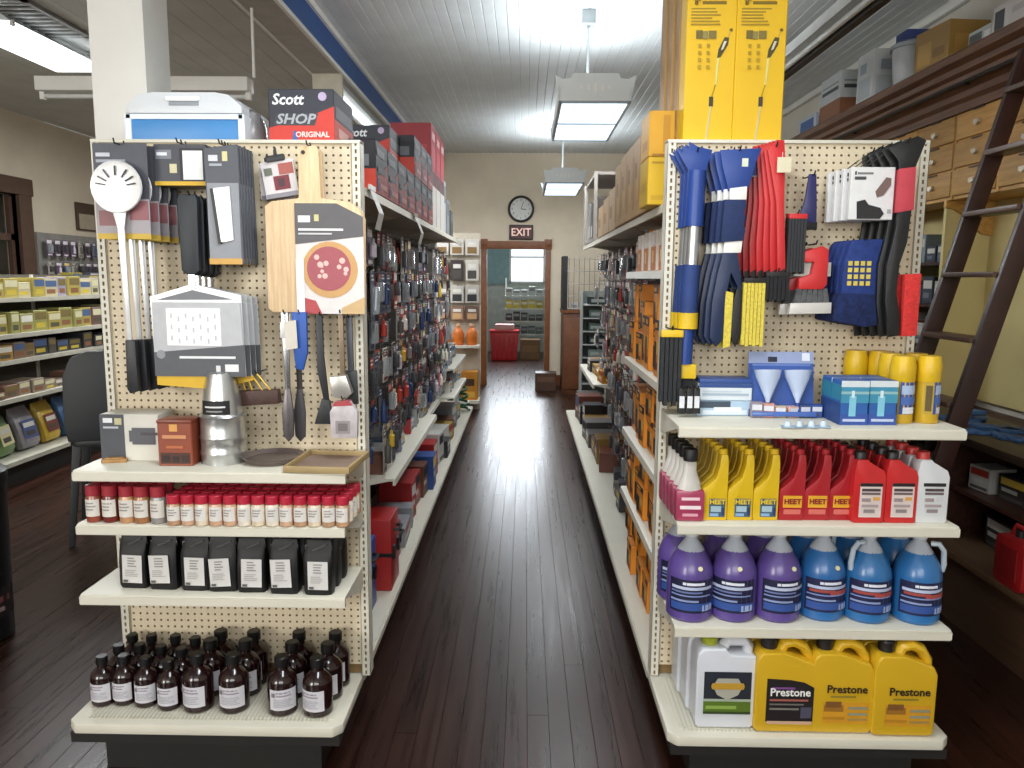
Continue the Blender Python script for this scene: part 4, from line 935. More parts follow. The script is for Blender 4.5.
for i in range(6):
    bb = B(759+i*12, 419, ZP); c = ('#8a7f8c', '#c48a80', '#b8a894', '#d0a8a0', '#3a4a78', '#2f4f96')[i]
    pack('sachet_box', '%s packet in the low row before the funnels' % ('mauve', 'coral', 'sand', 'rose', 'slate', 'blue')[i], 'packet', (bb.x, bb.y+.035, bb.z), rr.uniform(-.25, .25), .04, .03, .045+rr.uniform(-.01, .01), c, [(.1, .9, .5, .85, '#cfd2da'), (.1, .7, .15, .35, '#4a4a5c')], 'small packets on the wiper shelf')
for i in range(4):
    bb = B(789+i*12, 428, ZP); t = thing('bulb_pack', 'tiny clear bubble pack at the shelf edge, %s along' % ORD[i], 'bubble pack', (bb.x, bb.y+.014, bb.z), rr.uniform(-.4, .4), 'bubble packs at the shelf edge')
    G().box(-.02, .02, -.013, .013, 0, .004).obj('card', PM('#9db6cc'), t); G().lathe([(.011, .004), (.011, .013), (.006, .02)], 12).obj('bubble', M('#c8d6e0', .15), t)
# blue display cartons
for i in range(2):
    for j in range(2):
        b = B(853+i*28.5, 425, ZP); k = K(853, 400, b.y)
        pack('spray_carton', '%s blue and teal carton with bottle picture, %s row' % (('inner', 'outer')[i], ('front', 'back')[j]), 'carton', (b.x, b.y+.04+j*.082, b.z), 0, 28*k, .08, 45*k, '#2c5fa6',
             [(0, 1, .86, 1, '#d5dde2'), (0, 1, .5, .86, '#3f8fae'), (0, 1, .7, .76, '#8fb9bd'), (0, 1, 0, .25, '#34529e'), (.3, .55, .2, .66, '#7fc3d8'), (.37, .48, .62, .78, '#cfe3ea'), (.1, .9, .08, .14, '#b9c6e2')], 'blue spray cartons', side=[(0, 1, .55, .9, '#2f7f9c'), (0, 1, 0, .5, '#27457f')])
# spray cans with yellow tops
def mk_can():
    t = link('spray_can', None); r, h = .0395, .222
    G().lathe([(r*.97, 0), (r, .004), (r, .03)], 22).obj('base_band', M('#c9a32a', .35, .2), t)
    G().lathe([(r, .03), (r, h*.62), (r*.97, h*.64)], 22).obj('can', M('#caa429', .3, .2), t)
    arcstrip(t, 'label', [(0, 1, 0, 1, '#2b4f9e'), (0, .3, 0, 1, '#b99a2e'), (.34, 1, .62, .9, '#a9bede'), (.34, .9, .3, .55, '#4d6fb6'), (.4, .8, .02, .22, '#d9dde4'), (.06, .24, .1, .9, '#5a4a20')], r, 2.6, h*.14, h*.48)
    G().lathe([(r*1.0, h*.62), (r*1.02, h*.63), (r*1.02, h*.86), (r*.93, h*.93), (r*.86, h)], 22).obj('cap', M('#dcb41e', .35), t)
    return t
can = Kind(mk_can)
for i, (px, dy, lb) in enumerate(((905, 0, 'front yellow capped spray can beside blue cartons'), (931, 0, 'yellow capped spray can nearest the shelf end'), (905, .085, 'yellow capped can directly behind the front one'), (882, .19, 'half hidden yellow capped can behind blue cartons'), (931, .085, 'yellow capped can behind the shelf end one'), (905, .17, 'yellow capped can against the pegboard'))):
    b = B(px, 424, ZP); can(lb, 'spray can', (b.x, b.y+.042+dy, b.z), .2*(i % 2)+(.4 if i == 1 else 0), 'yellow capped spray cans')

# pink fuel-treatment bottles
def mk_pink():
    t = link('treatment_bottle', None)
    G().box(-.048, .048, -.027, .027, 0, .105).obj('body', M('#a03a58', .3, 0, .08, 8, coat=.3), t, bevel=.012)
    G().lathe([(.040, .10), (.036, .125), (.022, .165), (.021, .205)], 16, sy=.62).obj('neck', M('#c4c0b8', .3), t)
    G().lathe([(.023, .2), (.0235, .205), (.0235, .236), (.021, .24)], 16).obj('cap', BLACK, t)
    strip(t, 'print', [(.15, .85, .72, .82, '#e9c9d2'), (.1, .9, .42, .54, '#f0dde2'), (.2, .8, .18, .28, '#d99aaa')], (0, -.027, 0), (0, 0, 0), .085, .1)
    return t
pk = Kind(mk_pink)
for j in range(5):
    b = B(690, 522, ZQ); pk('pink bottle with white neck and black cap, %s from the front' % ORD[j], 'bottle', (b.x-.002*j, b.y+.03+j*.058, b.z), 0, 'pink treatment bottles')
def mk_heet(body, yellow):
    def mk():
        t = link('fuel_additive_bottle', None); w, h = .083, .238
        pts = [(-.5*w, .004), (-.46*w, 0), (.46*w, 0), (.5*w, .004), (.5*w, h*.80), (.46*w, h*.93), (.2*w, h*.93), (.16*w, h*.76), (.04*w, h*.60), (-.25*w, h*.50), (-.46*w, h*.44), (-.5*w, h*.40)]
        G().prism(pts, 'y', -.024, .024).obj('body', M(body, .35, 0, .05, 8), t, bevel=.007)
        G().lathe([(.0145, h*.92), (.0145, h*.995), (.0125, h)], 14, (.33*w, 0)).obj('cap', M(body, .4), t)
        if yellow:
            s = strip(t, 'label', [(0, 1, 0, 1, '#3b5a6e'), (0, 1, .62, 1, '#33536b'), (.1, .75, .28, .6, '#9db8c4'), (.05, .6, .04, .2, '#86a9d0'), (.8, .98, .1, .5, '#26346c')], (.1*w, -.0245, .012), (0, 0, 0), .052, .062); txt('HEET', .022, PM('#e8c72e'), s, (.0, -.0035, .051), bold=.0006)
        else:
            s = strip(t, 'label', [(0, 1, .42, 1, '#e0a728'), (.05, .95, .1, .34, '#d06a60')], (.02*w, -.0245, .014), (0, 0, 0), .062, .07); txt('HEET', .024, PM('#8c1f1f'), s, (.0, -.0025, .05), bold=.0008)
        return t
    return Kind(mk)
HY, HR = mk_heet('#d9b41c', True), mk_heet('#a81f28', False)
for i, px in enumerate((714, 739.5, 765)):
    for j in range(5):
        b = B(px, 520.5, ZQ); HY('yellow fuel additive bottle, %s column from pink bottles, %s row' % (ORD[i], ORD[j]), 'bottle', (b.x-.0015*j, b.y+.026+j*.056, b.z), 0, 'yellow fuel additive bottles')
for i, px in enumerate((791, 816, 841)):
    for j in range(5):
        b = B(px, 520.5, ZQ); HR('red fuel additive bottle, %s column from yellow ones, %s row' % (ORD[i], ORD[j]), 'bottle', (b.x-.0015*j, b.y+.026+j*.056, b.z), 0, 'red fuel additive bottles')
def mk_oil(body, capc, dark):
    def mk():
        t = link('oil_bottle', None); w, h = .104, .235
        pts = [(-.5*w, .005), (-.44*w, 0), (.44*w, 0), (.5*w, .005), (.5*w, h*.66), (.42*w, h*.75), (-.04*w, h*.87), (-.08*w, h*.9), (-.42*w, h*.9), (-.46*w, h*.84), (-.5*w, h*.72)]
        G().prism(pts, 'y', -.03, .03).obj('body', M(body, .32, 0, .03, 6), t, bevel=.008)
        G().lathe([(.0205, h*.89), (.0205, h*.985), (.018, h)], 16, (-.25*w, 0)).obj('cap', M(capc, .4), t)
        strip(t, 'label', ([(0, 1, .0, 1, '#d8c9c4'), (0, 1, .9, 1, '#1d1718')] if dark else [(0, 1, .9, 1, '#1d1d1f')])+[(.08, .92, .76, .84, '#46383a'), (.08, .92, .66, .73, '#6a5a5c'), (.1, .5, .46, .56, '#98898a'), (.6, .9, .5, .6, '#d8a04a' if dark else '#c9cacd'), (.1, .85, .3, .38, '#a49597'), (.2, .7, .14, .24, '#8b8082')], (.04*w, -.0308, .02), (0, 0, 0), .072, .115)
        return t
    return Kind(mk)
OA, OB = mk_oil('#c4282a', '#1c1a1b', True), mk_oil('#d5d8da', '#b8322e', False)
for i, (px, kd, lb) in enumerate(((868, OA, 'red oil bottle with black cap beside fuel additives'), (900, OA, 'red oil bottle with black cap beside white bottles'), (931, OB, 'white oil bottle with red cap at shelf end'))):
    for j in range(4):
        b = B(px, 523.5, ZQ); kd('%s, %s row' % (lb, ORD[j]), 'bottle', (b.x-.002*j, b.y+.034+j*.068, b.z), 0, 'oil bottles')

# washer-fluid jugs
def mk_wash(col, dark, red, handle):
    def mk():
        t = link('washer_fluid_jug', None); r = .0775
        body = M(col, .28, 0, .05, 6, coat=.25)
        G().lathe([(r*.9, 0), (r, .010), (r, .155), (r*.97, .172), (r*.82, .205), (r*.56, .238)], 26).obj('body', body, t)
        G().lathe([(r*.58, .236), (r*.40, .258), (.021, .272), (.021, .284)], 20).obj('neck', M('#aeb4bd', .3, 0, .05), t)
        G().lathe([(.0215, .282), (.0235, .283), (.0235, .3), (.021, .303)], 16).obj('cap', M('#c9cccb', .4), t)
        if handle:
            G().tube([(handle*.028, -.02, .268), (handle*.05, -.03, .270), (handle*.066, -.032, .248), (handle*.071, -.03, .2), (handle*.068, -.026, .175)], .009, 10).obj('handle', M('#b7c4cf', .3) , t)
        else: G().lathe([(.008, 0), (.008, .002)], 10).obj('price_sticker', PM('#d8d2a6'), t, (.018, -r*.90, .188), (math.radians(60), 0, 0))
        arcstrip(t, 'label', [(0, 1, 0, 1, dark), (.3, .75, .84, .92, '#dfe2ee'), (.06, .95, .70, .79, '#b9c2de')]+([(.1, .6, .6, .68, '#a5473f'), (.5, .98, .52, .66, '#a84a44')] if red else [(.05, .7, .6, .65, '#6a78a8')])+[(.05, .9, .5, .54, '#7f8fc2'), (.05, 1, .08, .3, '#2f4f96'), (.7, .95, .06, .24, '#9fb0d6'), (.05, .62, .34, .4, '#8a9ac6')], r, 2.15, .035, .115, n=8, rz=-.08)
        return t
    return Kind(mk)
PU = mk_wash('#5a478c', '#141838', False, 0); BU = mk_wash('#2c68a6', '#1a1e48', True, 0); BUL = mk_wash('#2c6ca6', '#181c44', True, -1); BUR = mk_wash('#2c6ca8', '#181c44', True, 1)
for i, (px, py, kd, lb) in enumerate(((693.5, 624, PU, 'purple washer jug nearest the aisle'), (738, 624, PU, 'purple washer jug in the middle of the purple ones'), (783, 624.5, PU, 'purple washer jug next to the blue ones'), (828, 623, BU, 'blue washer jug next to the purple ones'), (874.5, 625.5, BUL, 'blue washer jug with handle turned toward the others'), (925.5, 627, BUR, 'blue washer jug with handle at shelf end'))):
    for j in range(2):
        b = B(px, py, ZS); kd(('front row ' if j == 0 else 'rear row ')+lb, 'washer fluid jug', (b.x-.005*j, min(b.y+.080+j*.158, 2.69), b.z), (0, -.25, .2, .1, 0, 0)[i], 'washer fluid jugs')

# flat antifreeze jugs
def jug_body(t, col, w, h, d, cap, white=False):
    m = M(col, .32, 0, .03, 5)
    if white:
        pts = [(-.5*w, .01), (-.45*w, 0), (.45*w, 0), (.5*w, .01), (.5*w, h*.84), (.08*w, h*.85), (-.02*w, h*.92), (-.40*w, h*.92), (-.48*w, h*.86), (-.5*w, h*.78)]
        arch = [(.0*w, 0, h*.89), (.07*w, 0, h*.955), (.34*w, 0, h*.955), (.415*w, 0, h*.90), (.415*w, 0, h*.76)]; cx = -.24*w
    else:
        pts = [(-.5*w, .01), (-.45*w, 0), (.45*w, 0), (.5*w, .01), (.5*w, h*.68), (.44*w, h*.765), (.08*w, h*.85), (-.06*w, h*.88), (-.40*w, h*.88), (-.47*w, h*.83), (-.5*w, h*.74)]
        arch = [(-.06*w, 0, h*.84), (.0*w, 0, h*.925), (.14*w, 0, h*.95), (.30*w, 0, h*.905), (.405*w, 0, h*.80), (.415*w, 0, h*.62)]; cx = -.24*w
    G().prism(pts, 'y', -d/2, d/2).obj('body', m, t, bevel=.014, seg=3)
    g = G().tube(arch, [.0185, .019, .019, .019, .0185, .018][:len(arch)], 12); g.v = [(x, y*1.5, z) for x, y, z in g.v]; g.obj('handle', m, t)
    G().lathe([(.0235, h*.86), (.0235, h*.885), (.026, h*.89), (.026, h*.985), (.022, h)], 18, (cx, 0)).obj('cap', M(cap, .4), t)
def mk_white():
    t = link('antifreeze_jug', None); w, h, d = .196, .305, .105; jug_body(t, '#d2d5dc', w, h, d, '#9aa32a', True)
    s = strip(t, 'label', [(0, 1, 0, 1, '#1f2430'), (0, 1, .0, .36, '#55701f'), (0, 1, .30, .36, '#a4b0a0'), (.05, .7, .12, .2, '#8aa84a'), (0, 1, 0, .06, '#31421c')], (.03*w, -d/2-.0008, .052), (0, 0, 0), .158, .15)
    G().prism([(-.035, .07), (0, .052), (.035, .07), (.05, .1), (.034, .128), (-.034, .128), (-.05, .1)], 'y', -.004, -.003).obj('shield_mark', PM('#a9a79a'), s)
    G().prism([(-.052, .09), (.052, .09), (.056, .1), (.052, .112), (-.052, .112), (-.056, .1)], 'y', -.0052, -.004).obj('gold_band', PM('#b9902e'), s)
    return t
wj = Kind(mk_white)
for j in range(3):
    b = B(724, 728.5, ZT); wj('white antifreeze jug with green cap, %s from the front' % ORD[j], 'antifreeze jug', (b.x-.010*j, b.y+.055+j*.108, b.z), 0, 'white antifreeze jugs')
def mk_prest(dark):
    def mk():
        t = link('antifreeze_jug', None); w, h, d = .205, .315, .105; jug_body(t, '#cfa624', w, h, d, '#17161a')
        if dark:
            s = G().prism([(-.078, .048), (.078, .048), (.078, .17), (.045, .188), (0, .196), (-.078, .2)], 'y', -d/2-.002, -d/2-.0005).obj('label', PM('#1b1416'), t, (.012, 0, -.01))
            txt('Prestone', .039, PM('#eceae8'), s, (0, -d/2-.0026, .152), bold=.0007, sx=.95)
            strip(s, 'label_print', [(.1, .6, .80, .85, '#7a4a8a'), (.05, .9, .5, .55, '#a05a52'), (.05, .8, .4, .44, '#6d6a66'), (.05, .7, .28, .33, '#77756f'), (.74, .98, .08, .36, '#4a4a5c'), (0, 1, -.08, -.0, '#c9a58a')], (0, -d/2-.0022, .052), (0, 0, 0), .15, .14)
        else:
            s = strip(t, 'label', [(0, 1, 0, .5, '#cf9420'), (.02, .45, .28, .44, '#9a6a20'), (.05, .4, .38, .52, '#7a4f24'), (.55, .98, .34, .4, '#8d9079'), (.55, .98, .2, .26, '#8f927a'), (.55, .98, .08, .13, '#a3894a'), (0, .48, .1, .16, '#b8801c'), (.15, .7, .62, .66, '#8a7a2a')], (.012, -d/2-.0006, .035), (0, 0, 0), .15, .15)
            txt('Prestone', .039, PM('#1b1512'), s, (0, -.004, .122), bold=.0007, sx=.95)
        return t
    return Kind(mk)
PD, PL = mk_prest(True), mk_prest(False)
for i, (px, py, kd, lb) in enumerate(((784.5, 732.5, PD, 'yellow antifreeze jug with black label beside the white one'), (840.5, 733.5, PL, 'yellow antifreeze jug between two other yellow jugs'), (902.5, 736.5, PL, 'yellow antifreeze jug at the deck end'))):
    for j in range(3):
        b = B(px, py, ZT); kd('%s %s' % (('front row', 'middle row', 'back row')[j], lb), 'antifreeze jug', (b.x-.004*j, b.y+.055+j*.108, b.z), 0, 'yellow antifreeze jugs')

# ================================================================== TALL CARTONS ON THE RIGHT END DISPLAY
zt = 2.181
def saw_box(label, x, y, h=.78, w=.172, d=.10):
    t = thing('pole_saw_carton', label, 'carton', (x, y, zt), 0, 'tall pole saw cartons')
    G().box(-w/2, w/2, -d/2, d/2, 0, h).obj('carton', M('#e0b418', .5, 0, .04, 6), t, bevel=.003, seg=1)
    s = strip(t, 'print', [(.30, .78, .583, .597, '#7a6212')]+lines(.08, .7, .49, .57, 6, '#a08420')+[(.19, .32, .438, .474, '#6d5f2c'), (.33, .42, .436, .47, '#857a44'), (.44, .59, .438, .472, '#7a6c36')]+[(.24+.17*(q % 2), .30+.17*(q % 2), .40-.03*(q//2), .416-.03*(q//2), '#a98a1c') for q in range(8)], (0, -d/2, 0), (0, 0, 0), w, h)
    txt('8"', .026, PM('#6a5412'), s, (-.052, -.006, .460), bold=.0005)
    y0, y1 = -d/2-.002, -d/2-.0006
    G().prism([(.022, .278), (.034, .282), (.058, .322), (.061, .346), (.046, .348), (.026, .308)], 'y', y0, y1).obj('saw_picture', PM('#4a4120'), t)
    G().prism([(.034, .304), (.042, .308), (.053, .334), (.044, .334)], 'y', y0-.001, y0).obj('saw_picture_light', PM('#cfc8b4'), t)
    G().prism([(.054, .345), (.058, .345), (.067, .367), (.064, .368)], 'y', y0, y1).obj('blade_picture', PM('#b9a04a'), t)
    G().lathe([(.006, 0), (.006, .001)], 10).obj('tip_picture', PM('#6a5214'), t, (.067, y1, .371), (math.pi/2, 0, 0))
    G().prism([(.022, .278), (.030, .280), (.024, .19), (.018, .19)], 'y', y0, y1).obj('pole_picture', PM('#d3cc7c'), t)
    G().prism([(.019, .19), (.022, .19), (.009, .148), (.007, .148)], 'y', y0, y1).obj('pole_picture', PM('#8a6f1c'), t)
    G().box(.0, .014, y0-.001, y1, .118, .15).obj('motor_picture', PM('#3a3326'), t)
    G().prism([(.004, .118), (.010, .118), (-.003, 0), (-.010, 0)], 'y', y0, y1).obj('pole_picture', PM('#c6bb86'), t)
    return t
xa = XAT(710.5, 2.80, 2.4); xb = XAT(760.5, 2.80, 2.4)
saw_box('tall yellow pole saw carton next to the brown cartons', xa, 2.86); saw_box('tall yellow pole saw carton farther from the aisle', xb, 2.86)
for i in range(3):
    t = pack('tall_carton', 'tall plain carton with tan side, %s behind the yellow front' % ORD[i], 'carton', (xa-.004-.006*i, 2.97+i*.112, zt), 0, .168, .105, .74-.03*i, '#a98245', [(.1, .9, .1, .9, '#d6aa1c')], 'tall tan cartons', side=[(.2, .3, .2, .7, '#8d6a34'), (.6, .7, .1, .5, '#c19a52'), (.5, .6, .42, .5, '#96604a')])
# ================================================================== GOODS ALONG THE AISLES
# shop towel boxes in a row on the left top shelf, prints facing the aisle
for i in range(7):
    y = 3.14+i*.262
    for j in range(2 if 4 <= i else 1):
        towel_box('red and black towel box on the top shelf, %s along, %s layer' % (ORD[i], ('lower', 'upper')[j]), (-.735, y, 2.0205+j*.2005), math.pi/2, 1.08, False)
towel_box('shop towel box facing front on top of the towel box row', (-.76, 3.89, 2.0215+.187*1.08), 0, 1.0)
for i in range(3):
    pack('pink_carton', 'tall pink red carton with white foot, %s along the top shelf' % ORD[i], 'carton', (-.74, 5.22+i*.27, 2.0205), math.pi/2, .25, .26, .66, '#a8343f',
         [(0, 1, 0, .42, '#c9c4bc'), (.1, .9, .42, .56, '#3b3236'), (.1, .9, .62, .8, '#c0505a'), (.2, .8, .86, .93, '#e2b8b8')], 'tall pink cartons', side=[(0, 1, 0, .42, '#c4c0ba'), (.15, .85, .46, .58, '#4a3a40'), (.1, .9, .66, .8, '#bf4b55')])
for i in range(3):
    pack('grey_carton', 'slim grey carton at the far end of top shelf, %s along' % ORD[i], 'carton', (-.73, 6.1+i*.3, 2.0205), math.pi/2, .2, .2, (.42, .3, .24)[i], ('#b9bcc0', '#8f9296', '#4c5450')[i], [(.1, .9, .6, .9, '#6f757c')], 'slim grey cartons')
for i, (px, py0, py1) in enumerate(((372, 189, 229), (416, 216, 244))):
    X = -.562; a = PX(px, py0, X); b = PX(px, py1, X); zz = a.z-b.z
    t = thing('shelf_tag', ('nearer', 'farther')[i]+' white paper strip hanging from the top shelf edge', 'tag', (X, a.y, a.z), math.pi/2, 'hanging paper strips')
    w = .10
    G().add([(-w/2, 0, 0), (w/2, 0, 0), (w/2+.02, -.03, -zz*.6), (-w/2+.02, -.03, -zz*.6), (w/2+.05, -.01, -zz), (-w/2+.04, -.01, -zz)], [(0, 1, 2, 3), (3, 2, 4, 5)]).obj('paper', PM('#cfcfcb'), t)
    G().box(-w/2, w/2, -.004, .004, -.006, .012).obj('clip', M('#b9b9b4', .3), t)

def rowpacks(label, cat, group, x, rz, y0, y1, z, seed, hs, cols, dmax=.2, ws=(.08, .2), dx=0.0, name='carton', avoid=()):
    """a shelf row of mixed cartons running away from the viewer"""
    rnd = random.Random(seed); y = y0; c = 0
    while y < y1:
        w = rnd.uniform(*ws); h = rnd.uniform(*hs); col, nm = rnd.choice(cols); d = rnd.uniform(dmax*.6, dmax)
        hit = [q for q in avoid if y-.04 < q < y+w+.04]
        if hit: y = hit[0]+.07; continue
        pack(name, '%s %s, %s along' % (nm, label, ORD[c]), cat, (x+rnd.uniform(-.03, .03)+dx, y+w/2, z+.0005), rz+rnd.uniform(-.12, .12), w, d, h, col,
             [(.08, .92, .62, .9, rnd.choice(('#d8d4cc', '#2a2a2c', '#b33a30', '#e0c050', '#4b5f86'))), (.12, .7, .35, .5, '#c9c6be'), (.1, .9, .08, .2, '#55504c')], group, rough=.4)
        y += w+rnd.uniform(.01, .05); c += 1
MIX = [('#8c8f94', 'grey'), ('#c8c6c0', 'white'), ('#26272b', 'black'), ('#2b4c8f', 'blue'), ('#a52a2c', 'red'), ('#6a4434', 'brown'), ('#b8963a', 'yellow')]
PALE = [('#a9abab', 'grey'), ('#d0cec8', 'white'), ('#8a8f96', 'slate'), ('#6f7f9a', 'blue grey')]
L_, R_ = math.pi/2, -math.pi/2
rowpacks('carton on the left middle shelf', 'carton', 'left middle shelf cartons', -.82, L_, 3.75, 5.4, .715, 21, (.05, .12), PALE+MIX[4:6], .26)
rowpacks('pack on the left bottom deck beyond red case', 'carton', 'left deck packs', -.79, L_, 4.15, 8.2, .19, 22, (.08, .26), MIX, .3, (.12, .3))
rowpacks('box on the low far left shelf', 'carton', 'far left shelf boxes', -.8, L_, 6.95, 8.2, .62, 23, (.06, .16), PALE, .2)
rowpacks('box on the high far left shelf', 'carton', 'far left shelf boxes', -.8, L_, 6.95, 8.2, .88, 24, (.05, .14), PALE, .2)
rowpacks('pack on the right bottom deck', 'carton', 'right deck packs', .74, R_, 4.15, 5.4, .19, 25, (.06, .16), [('#3c3a3c', 'black'), ('#77706a', 'taupe'), ('#4e4a56', 'plum')], .22)
rowpacks('pack on the far right bottom deck', 'carton', 'far right deck packs', .72, R_, 5.9, 8.6, .19, 26, (.12, .3), [('#1c1c1f', 'black'), ('#6b3a2c', 'rust'), ('#55504e', 'brown grey'), ('#8a6a2c', 'ochre')], .3, (.14, .3))
rowpacks('tool pack on the far right shelf', 'tool pack', 'far right shelf packs', .72, R_, 6.15, 7.5, .86, 27, (.05, .12), [('#c99a1e', 'yellow'), ('#b4761c', 'amber'), ('#2a2624', 'black')], .22)
rowpacks('pouch on the upper left shelf behind cards', 'pouch', 'upper left pouches', -.85, L_, 5.7, 6.7, .62, 28, (.08, .2), MIX, .16)

# things at the near left end of the deck
def toolcase(label, p, rz, w, d, h, col):
    t = thing('tool_case', label, 'tool case', p, rz)
    G().box(-w/2, w/2, -d/2, d/2, 0, h).obj('shell', M(col, .4, 0, .08), t, bevel=.012)
    G().box(-w/2-.003, w/2+.003, -d/2-.003, d/2+.003, h*.48, h*.53).obj('seam', BLACK, t)
    for s in (-1, 1): G().box(s*w*.28-.015, s*w*.28+.015, -d/2-.01, -d/2, h*.42, h*.6).obj('latch', BLACK, t)
    G().tube([(-w*.18, -d/2, h*.8), (-w*.16, -d/2-.025, h*.8), (w*.16, -d/2-.025, h*.8), (w*.18, -d/2, h*.8)], .008, 8).obj('handle', BLACK, t); return t
toolcase('blue tool case standing on the left deck near the end display', (-.80, 3.30, .1905), L_, .26, .24, .33, '#1f4f9e')
toolcase('black tool case on the left deck beside the blue case', (-.80, 3.02, .1905), L_, .2, .22, .24, '#1b1b22')
toolcase('red tool case standing on the left deck under shelf corner', (-.76, 3.66, .1905), L_, .22, .26, .36, '#a3201f')
toolcase('second red case lying flat on the left deck', (-.78, 3.95, .1905), L_, .26, .22, .20, '#8e2324')
p = PZ(461, 424, .19); t = thing('green_garden_hose', 'coiled green hose at the far end of left deck', 'hose', (-.75, 8.62, .1905), 0)
pts = [(math.cos(a*.35)*(.13-.0006*a), math.sin(a*.35)*(.13-.0006*a), .02+.0045*a) for a in range(60)]
G().tube(pts, .016, 6).obj('coil', M('#155c3c', .4), t); G().box(-.02, .02, -.15, -.12, .0, .3).obj('hose_band', M('#d3d8d4', .5), t)

# tall items hung by the left end: blue tube
q = PX(368, 310, -.60); t = thing('caulk_gun', 'blue tube hanging just behind the left end display', 'tube', (-.62, 2.90, 1.5), 0)
G().lathe([(.018, -.22), (.02, -.2), (.02, -.03), (.008, 0)], 14).obj('tube_body', M('#2f7fb4', .35), t); G().lathe([(.021, -.14), (.021, -.07)], 14).obj('tube_label', PM('#7fb9d6'), t); peg_hook(t, -.006, .12)

# compartments high in the right aisle
for i in range(5):
    pack('bit_pack', 'orange and white small pack, %s along the highest carton shelf' % ORD[i], 'pack', (.60, 2.96+i*.2, 1.7355), R_, .13, .1, .17, '#d9d0c4', [(0, 1, .0, .6, '#cf7a24'), (.2, .8, .65, .9, '#e8e4dc'), (.3, .6, .2, .5, '#efc27a')], 'packs on the highest carton shelf')

# cartons on the right top shelf
zt = 1.9755
pack('yellow_carton', 'lower yellow carton on the right top shelf', 'carton', (.585, 3.06, zt), 0, .26, .2, .175, '#d3ab1a', [(.4, .62, .35, .68, '#b98f14'), (.05, .3, .1, .2, '#c49a18'), (.05, .95, .86, .9, '#a88212')], 'yellow cartons on the right top shelf', side=[(.1, .8, .3, .5, '#c09a20')])
pack('yellow_carton', 'upper orange yellow carton stacked on the lower one', 'carton', (.585, 3.06, zt+.1755), 0, .26, .2, .165, '#cf9a1e', [(.2, .3, .1, .9, '#b8841a'), (.45, .6, .0, .3, '#8f5a1c'), (.05, .95, .0, .06, '#9a6a1a')], 'yellow cartons on the right top shelf', side=[(.2, .8, .2, .4, '#b8862c')])
for i in range(5):
    pack('tan_carton', 'tan upright carton on the right top shelf, %s from yellow ones' % ORD[i], 'carton', (.60, 3.30+i*.232, zt), R_, .225, .22, .335 if i < 4 else .32, '#b08a4c', [(.1, .3, .1, .8, '#96723a'), (.4, .6, .5, .7, '#8a5236'), (.62, .9, .2, .45, '#c9a25e')], 'tan cartons on the right top shelf', side=[(.2, .8, .3, .6, '#c39a4c')])
for i in range(3):
    pack('low_carton', 'short pale tan carton farther along right top shelf, %s one' % ORD[i], 'carton', (.62, 4.56+i*.34, zt), R_, .32, .24, .24-.02*i, '#c2a274', [(.1, .5, .3, .6, '#a47e4c')], 'short tan cartons')
t = thing('open_bin', 'grey framed open bin of dark goods ending the right top shelf', 'bin', (.62, 6.1, zt), 0)
for x_, y_ in ((-.12, -.45), (.12, -.45), (-.12, .45), (.12, .45)): G().box(x_-.012, x_+.012, y_-.012, y_+.012, 0, .48).obj('post', M('#9a948f', .4), t)
G().box(-.12, .12, -.45, .45, .46, .48).box(-.12, .12, -.45, .45, 0, .02).obj('frame_panel', M('#8d8783', .5), t)
for i in range(4):
    pack('bundle', 'dark bundle inside the grey framed bin, %s along' % ORD[i], 'bundle', (.62, 5.74+i*.22, zt+.0205), R_, .16, .2, .28+.03*(i % 2), ('#4a4340', '#6a5a52', '#3c3a3e', '#7a7a7c')[i], [(.2, .8, .1, .4, '#c4c0bc')], 'bundles in the bin')

# far end display board facing the viewer at the end of the left shelving
YE = 9.9; xa_, xb_ = -1.35, -.57
t = thing('far_display_board', 'pale pegboard display standing at the far end of left aisle', 'display', ((xa_+xb_)/2, YE, 0), 0)
G().box((xa_-xb_)/2, (xb_-xa_)/2, 0, .04, 0, 2.26).obj('board', M('#c9bfae', .7), t); G().box((xa_-xb_)/2, (xb_-xa_)/2, -.3, 0, .12, .16).obj('base_shelf', METAL, t)
G().box((xa_-xb_)/2, (xb_-xa_)/2, -.25, 0, .82, .85).obj('shelf', METAL, t)
for r, (z, w, h, cs) in enumerate(((2.18, .17, .2, ('#d8d4cc', '#cfcac0', '#dcd8d0')), (1.92, .16, .26, ('#d5d0c6', '#3a302c', '#5a4a2e')), (1.6, .17, .22, ('#b9b3ac', '#c4bfb8', '#a8a29c')), (1.34, .17, .18, ('#6e5044', '#8a6a54', '#77584a')))):
    for c in range(4):
        px = xb_-.1-c*.19; t = thing('hanging_pack', '%s pack from the aisle, %s row of the far display board' % (ORD[c], ORD[r]), 'pack', (px, YE-.06, z), 0, 'packs on the far display board')
        G().box(-w/2, w/2, -.02, .02, -h, 0).obj('pack_body', PM(cs[c % 3]), t, bevel=.004, seg=1); strip(t, 'print', [(.15, .85, .1, .5, ('#8a6a3a', '#4a4440', '#2c2a2c', '#c9a070')[r]), (.2, .8, .6, .8, '#e4e0d8')], (0, -.0205, -h), (0, 0, 0), w, h)
        G().tube([(0, .055, .004), (0, -.03, .004)], .003, 5).obj('peg_hook', HOOK, t)
for i in range(3):
    t = thing('orange_jug', 'orange jug on the far display shelf, %s from the aisle' % ORD[i], 'jug', (xb_-.1-i*.17, YE-.12, .8505), 0, 'orange jugs')
    G().lathe([(.06, 0), (.07, .02), (.07, .15), (.045, .2), (.022, .22), (.022, .25)], 16).obj('body', M('#c4661c', .35), t); G().lathe([(.026, .24), (.026, .27)], 12).obj('cap', M('#d8b08a', .4), t)
